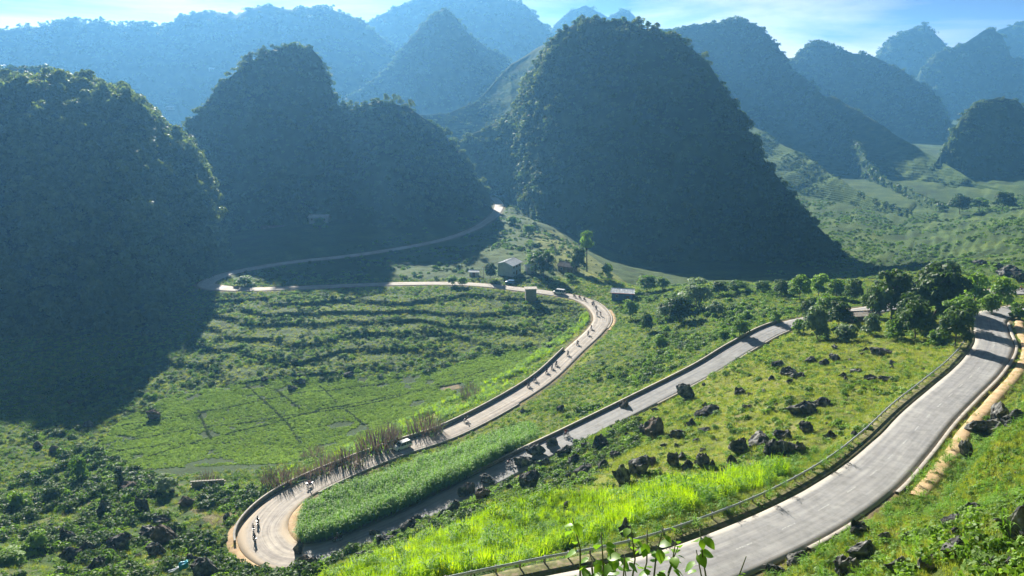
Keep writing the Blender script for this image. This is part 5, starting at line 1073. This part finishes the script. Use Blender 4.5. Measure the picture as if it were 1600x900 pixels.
def rider_mesh(seed):
    """one continuous body grown from a skeleton, seated with hands on the bars"""
    J = {'pel': ((-.28, 0, .92), .13), 'waist': ((-.25, 0, 1.08), .125), 'chest': ((-.16, 0, 1.3), .15), 'neck': ((-.1, 0, 1.48), .06), 'head': ((-.04, 0, 1.6), .095), 'crown': ((-.03, 0, 1.7), .08)}
    E = [('pel', 'waist'), ('waist', 'chest'), ('chest', 'neck'), ('neck', 'head'), ('head', 'crown')]
    for s, t in ((1, 'L'), (-1, 'R')):
        J.update({'sh' + t: ((-.14, s * .19, 1.4), .062), 'el' + t: ((.08, s * .3, 1.18), .045), 'wr' + t: ((.3, s * .31, 1.05), .032), 'ha' + t: ((.37, s * .31, 1.03), .035),
                  'hip' + t: ((-.24, s * .1, .88), .09), 'kn' + t: ((.16, s * .2, .8), .065), 'an' + t: ((.0, s * .19, .38), .045), 'to' + t: ((.17, s * .2, .33), .04)})
        E += [('chest', 'sh' + t), ('sh' + t, 'el' + t), ('el' + t, 'wr' + t), ('wr' + t, 'ha' + t), ('pel', 'hip' + t), ('hip' + t, 'kn' + t), ('kn' + t, 'an' + t), ('an' + t, 'to' + t)]
    ks = list(J); me = bpy.data.meshes.new('body'); me.from_pydata([J[k][0] for k in ks], [(ks.index(a), ks.index(b)) for a, b in E], []); o = bpy.data.objects.new('tmp', me); COL.objects.link(o)
    o.modifiers.new('s', 'SKIN'); 
    for i, k in enumerate(ks): me.skin_vertices[0].data[i].radius = (J[k][1],) * 2; me.skin_vertices[0].data[i].use_root = (k == 'pel')
    o.modifiers.new('u', 'SUBSURF').levels = 1; dg = bpy.context.evaluated_depsgraph_get(); m2 = bpy.data.meshes.new_from_object(o.evaluated_get(dg)); bpy.data.objects.remove(o)
    m2.name = 'body'; m2.materials.clear(); return m2
BODY = rider_mesh(0)
def person_mesh(top, leg):
    m = BODY.copy(); m.materials.append(CL[top]); m.materials.append(CL[leg]); m.materials.append(M['skin'])
    for pl in m.polygons:
        c = pl.center; pl.material_index = 2 if (c.z > 1.47 or (c.x > .31 and c.z > .9)) else (1 if c.z < .98 else 0); pl.use_smooth = True
    return m
OUT = [('black', 'black', 'person in black riding'), ('navy', 'grey', 'person in a navy jacket riding'), ('grey', 'black', 'person in a grey jacket riding'), ('red', 'black', 'person in a red jacket riding'), ('olive', 'black', 'person in an olive jacket riding'), ('brown', 'navy', 'person in a brown jacket riding')]
def rider_proto(k):
    t, l, _ = OUT[k]; r = empty('person'); link('body', person_mesh(t, l), r)
    bm = bmesh.new(); bmesh.ops.create_uvsphere(bm, u_segments=14, v_segments=8, radius=.135)
    for v in bm.verts: v.co = Vector((v.co.x * 1.1 - .045, v.co.y, max(v.co.z, -.06) + 1.66))
    me = bpy.data.meshes.new('helmet'); bm.to_mesh(me); bm.free(); me.materials.append(M['helmet']); link('helmet', me, r); return r
BK = bike_proto(); RP = [rider_proto(k) for k in range(6)]; used = set()
BIKES = [(404, 811, 1, 0, 'foremost of three in the hairpin'), (397, 829, 1, 5, 'middle of three in the hairpin'), (401, 850, 1, 0, 'lowest of three in the hairpin'), (484, 761, 1, 3, 'alone just above the hairpin by the reeds'),
  (886, 678, 1, 3, 'alone on the middle road by the rock field'), (527, 846, 1, 2, 'on the shaded middle road below the cane'), (797, 723, 1, 1, 'on the middle road at the cane tip'), (730, 652, -1, 4, 'alone uphill of the white car'),
  (827, 598, -1, 0, 'last in the long file'), (837, 590, -1, 1, 'second from last in the long file'), (855, 577, -1, 0, 'third from last in the long file'), (863, 572, -1, 2, 'fourth from last in the long file'), (869, 567, -1, 0, 'fifth from last in the long file'),
  (887, 553, -1, 4, 'alone mid-file between the close group and the bend'), (903, 536, -1, 0, 'at the foot of the bend'), (919, 521, -1, 1, 'entering the bend'), (924, 510, -1, 0, 'hugging the inside of the bend'),
  (933, 496, -1, 0, 'left one of two abreast in the bend'), (938, 494, -1, 5, 'right one of two abreast in the bend'), (932, 486, -1, 2, 'just ahead of the two abreast'), (926, 479, -1, 0, 'left of the pair above the bend'), (928, 475, -1, 1, 'right of the pair above the bend'),
  (914, 471, -1, 0, 'third behind the white minibus'), (907, 469, -1, 3, 'second behind the white minibus'), (898, 465, -1, 0, 'first behind the white minibus'), (1597, 452, -1, 3, 'at the right edge on the far loop')]
for px, py, dr, k, lab in BIKES:
    p, a, q = on_road(px, py); rz = a + (0 if dr > 0 else math.pi) + R.uniform(-.12, .12)
    b = BK if 'b' not in used else copy_tree(BK); used.add('b'); b.location = p; b.rotation_euler = (0, 0, rz); tag(b, 'black and red motorbike, ' + lab, 'motorbike', 'motorbikes riding down the road')
    o = RP[k] if k not in used else copy_tree(RP[k]); used.add(k); o.location = p; o.rotation_euler = (0, 0, rz); tag(o, OUT[k][2] + ', ' + lab, 'person', 'motorbike riders')

# ------------------------------------------------------------------ tarpaulin at the bottom left
M['tarp_blue'] = mat_flat('tarp_blue', (0.05, 0.42, 0.55), .45, var=.2, scale=2); M['tarp_white'] = mat_flat('tarp_white', (0.6, 0.66, 0.72), .5)
p, zc = ground_at(275, 897); tp = empty('tarpaulin', p, .5, 'rolled turquoise and white tarpaulin lying among rocks at the bottom edge', 'tarpaulin')
def roll(name, x0, x1, r, mat, seed):
    g = np.random.default_rng(seed); rings = []
    for i in range(14):
        t = i / 13; c = (x0 + (x1 - x0) * t, .15 * math.sin(t * 5), .55 + .8 * (x0 + (x1 - x0) * t) * .45 + .1 * math.sin(t * 7)); rings.append([(c[0] + g.normal() * .015, c[1] + math.cos(a) * r * (1 + .25 * math.sin(a * 5 + t * 4)), c[2] + math.sin(a) * r * (1 + .25 * math.sin(a * 5 + t * 4)) * (1 if 0 < i < 13 else .7)) for a in np.linspace(0, 2 * math.pi, 24, endpoint=False)])
    link(name, loft(rings, name, mat), tp)
roll('white_roll', -1.7, .55, .36, M['tarp_white'], 1); roll('blue_cover', .5, 1.9, .52, M['tarp_blue'], 2)

# ------------------------------------------------------------------ leafy plants close to the camera
M['near_leaf'] = mat_leaf('near_leaf', (0.08, 0.18, 0.03), (0.20, 0.36, 0.05), 0.45, (1.3, 1.35, 0.4), .4, vary=.5); M['stem'] = mat_flat('stem', (0.12, 0.14, 0.06), .7)
def heart_leaf(L_):
    """a heart-shaped blade with a folded midrib and a drooping tip"""
    V = []; F = []; n = 8
    for i in range(n + 1):
        t = i / n; w = .46 * math.sin(math.pi * min(1, t * .93 + .07)) ** .75 * (1 - .35 * t); z = -.30 * t * t + .02; x = t - .04
        V += [(x * L_ - (.09 * L_ if i == 0 else 0), -w * L_, (z + .14 * w) * L_), (x * L_, 0, z * L_), (x * L_ - (.09 * L_ if i == 0 else 0), w * L_, (z + .14 * w) * L_)]
    for i in range(n): k = 3 * i; F += [(k, k + 1, k + 4, k + 3), (k + 1, k + 2, k + 5, k + 4)]
    return MB().add(V, F).me('leaf', M['near_leaf'], True)
LEAF = heart_leaf(.125)
def leafy(px, py, zc, base_px, stems, nleaf, label, seed, spread=.7):
    g = random.Random(seed); X, Y, Z = PZ(px, py, zc); gx, gy, _ = PZ(base_px, py, zc); gz = float(height(np.array([gx]), np.array([gy]))[0]); r = empty('leafy_shrub', (gx, gy, gz - .1), 0, label, 'shrub')
    q = MB(); tops = []
    for k in range(stems):
        tx = X - gx + g.uniform(-spread, spread); ty = g.uniform(-.4, .4); tz = Z - gz + .1 - g.uniform(0, .55) - abs(tx - (X - gx)) * .25; b = Vector((g.uniform(-.1, .1), g.uniform(-.1, .1), 0)); t = Vector((tx, ty, tz)); pts = []
        for j in range(7): u = j / 6; pts.append(b.lerp(t, u) + Vector((0, 0, .25 * math.sin(math.pi * u))) + Vector((g.uniform(-.03, .03), g.uniform(-.03, .03), 0)))
        q.path(pts, [.022, .02, .017, .014, .011, .008, .005], 6); tops.append(pts)
    link('stem', q.me('stem', M['stem'], True), r)
    for k in range(nleaf):
        pts = tops[k % stems]; u = g.uniform(.5, 1.0) * 6; i = min(5, int(u)); c = pts[i].lerp(pts[i + 1], u - i); a = g.uniform(0, 6.28); l = link('leaf', LEAF, r, c + Vector((math.cos(a), math.sin(a), 0)) * .05); l.rotation_euler = (g.uniform(-.4, .4), g.uniform(.0, .6), a); s = g.uniform(.6, 1.25); l.scale = (s, s, s)
    return r
leafy(1000, 822, 7.2, 1010, 15, 250, 'leafy shrub with heart-shaped leaves rising from the bottom edge in front of the near road', 3, .46)
leafy(925, 838, 7.0, 940, 4, 40, 'thin leafy sprig left of the big shrub at the bottom edge', 5, .16)
leafy(1130, 845, 7.4, 1140, 4, 34, 'short leafy shrub at the bottom edge in front of the asphalt', 8, .22)

# ------------------------------------------------------------------ haze
def haze():
    lo = min(min((o.matrix_world @ Vector(c)).z for c in o.bound_box) for o in bpy.data.objects if o.type == 'MESH' and len(o.users_collection)) - 1.5
    hi = max(max((o.matrix_world @ Vector(c)).z for c in o.bound_box) for o in bpy.data.objects if o.type == 'MESH' and len(o.users_collection)) + 6
    S = 3060; bm = bmesh.new(); bmesh.ops.create_cube(bm, size=1)
    for v in bm.verts: v.co = Vector((v.co.x * 2 * S, v.co.y * 2 * S, lo if v.co.z < 0 else hi))
    me = bpy.data.meshes.new('haze'); bm.to_mesh(me); bm.free()
    m = bpy.data.materials.new('haze'); m.use_nodes = True; N = m.node_tree.nodes; N.remove(N['Principled BSDF'])
    v = N.new('ShaderNodeVolumePrincipled'); v.inputs['Color'].default_value = HAZE_COL; v.inputs['Density'].default_value = HAZE_DENS
    v.inputs['Anisotropy'].default_value = 0.5
    m.node_tree.links.new(v.outputs[0], N['Material Output'].inputs['Volume']); me.materials.append(m)
    tag(link('haze', me), 'pale blue haze filling the valley air', 'haze', kind='stuff')
haze()
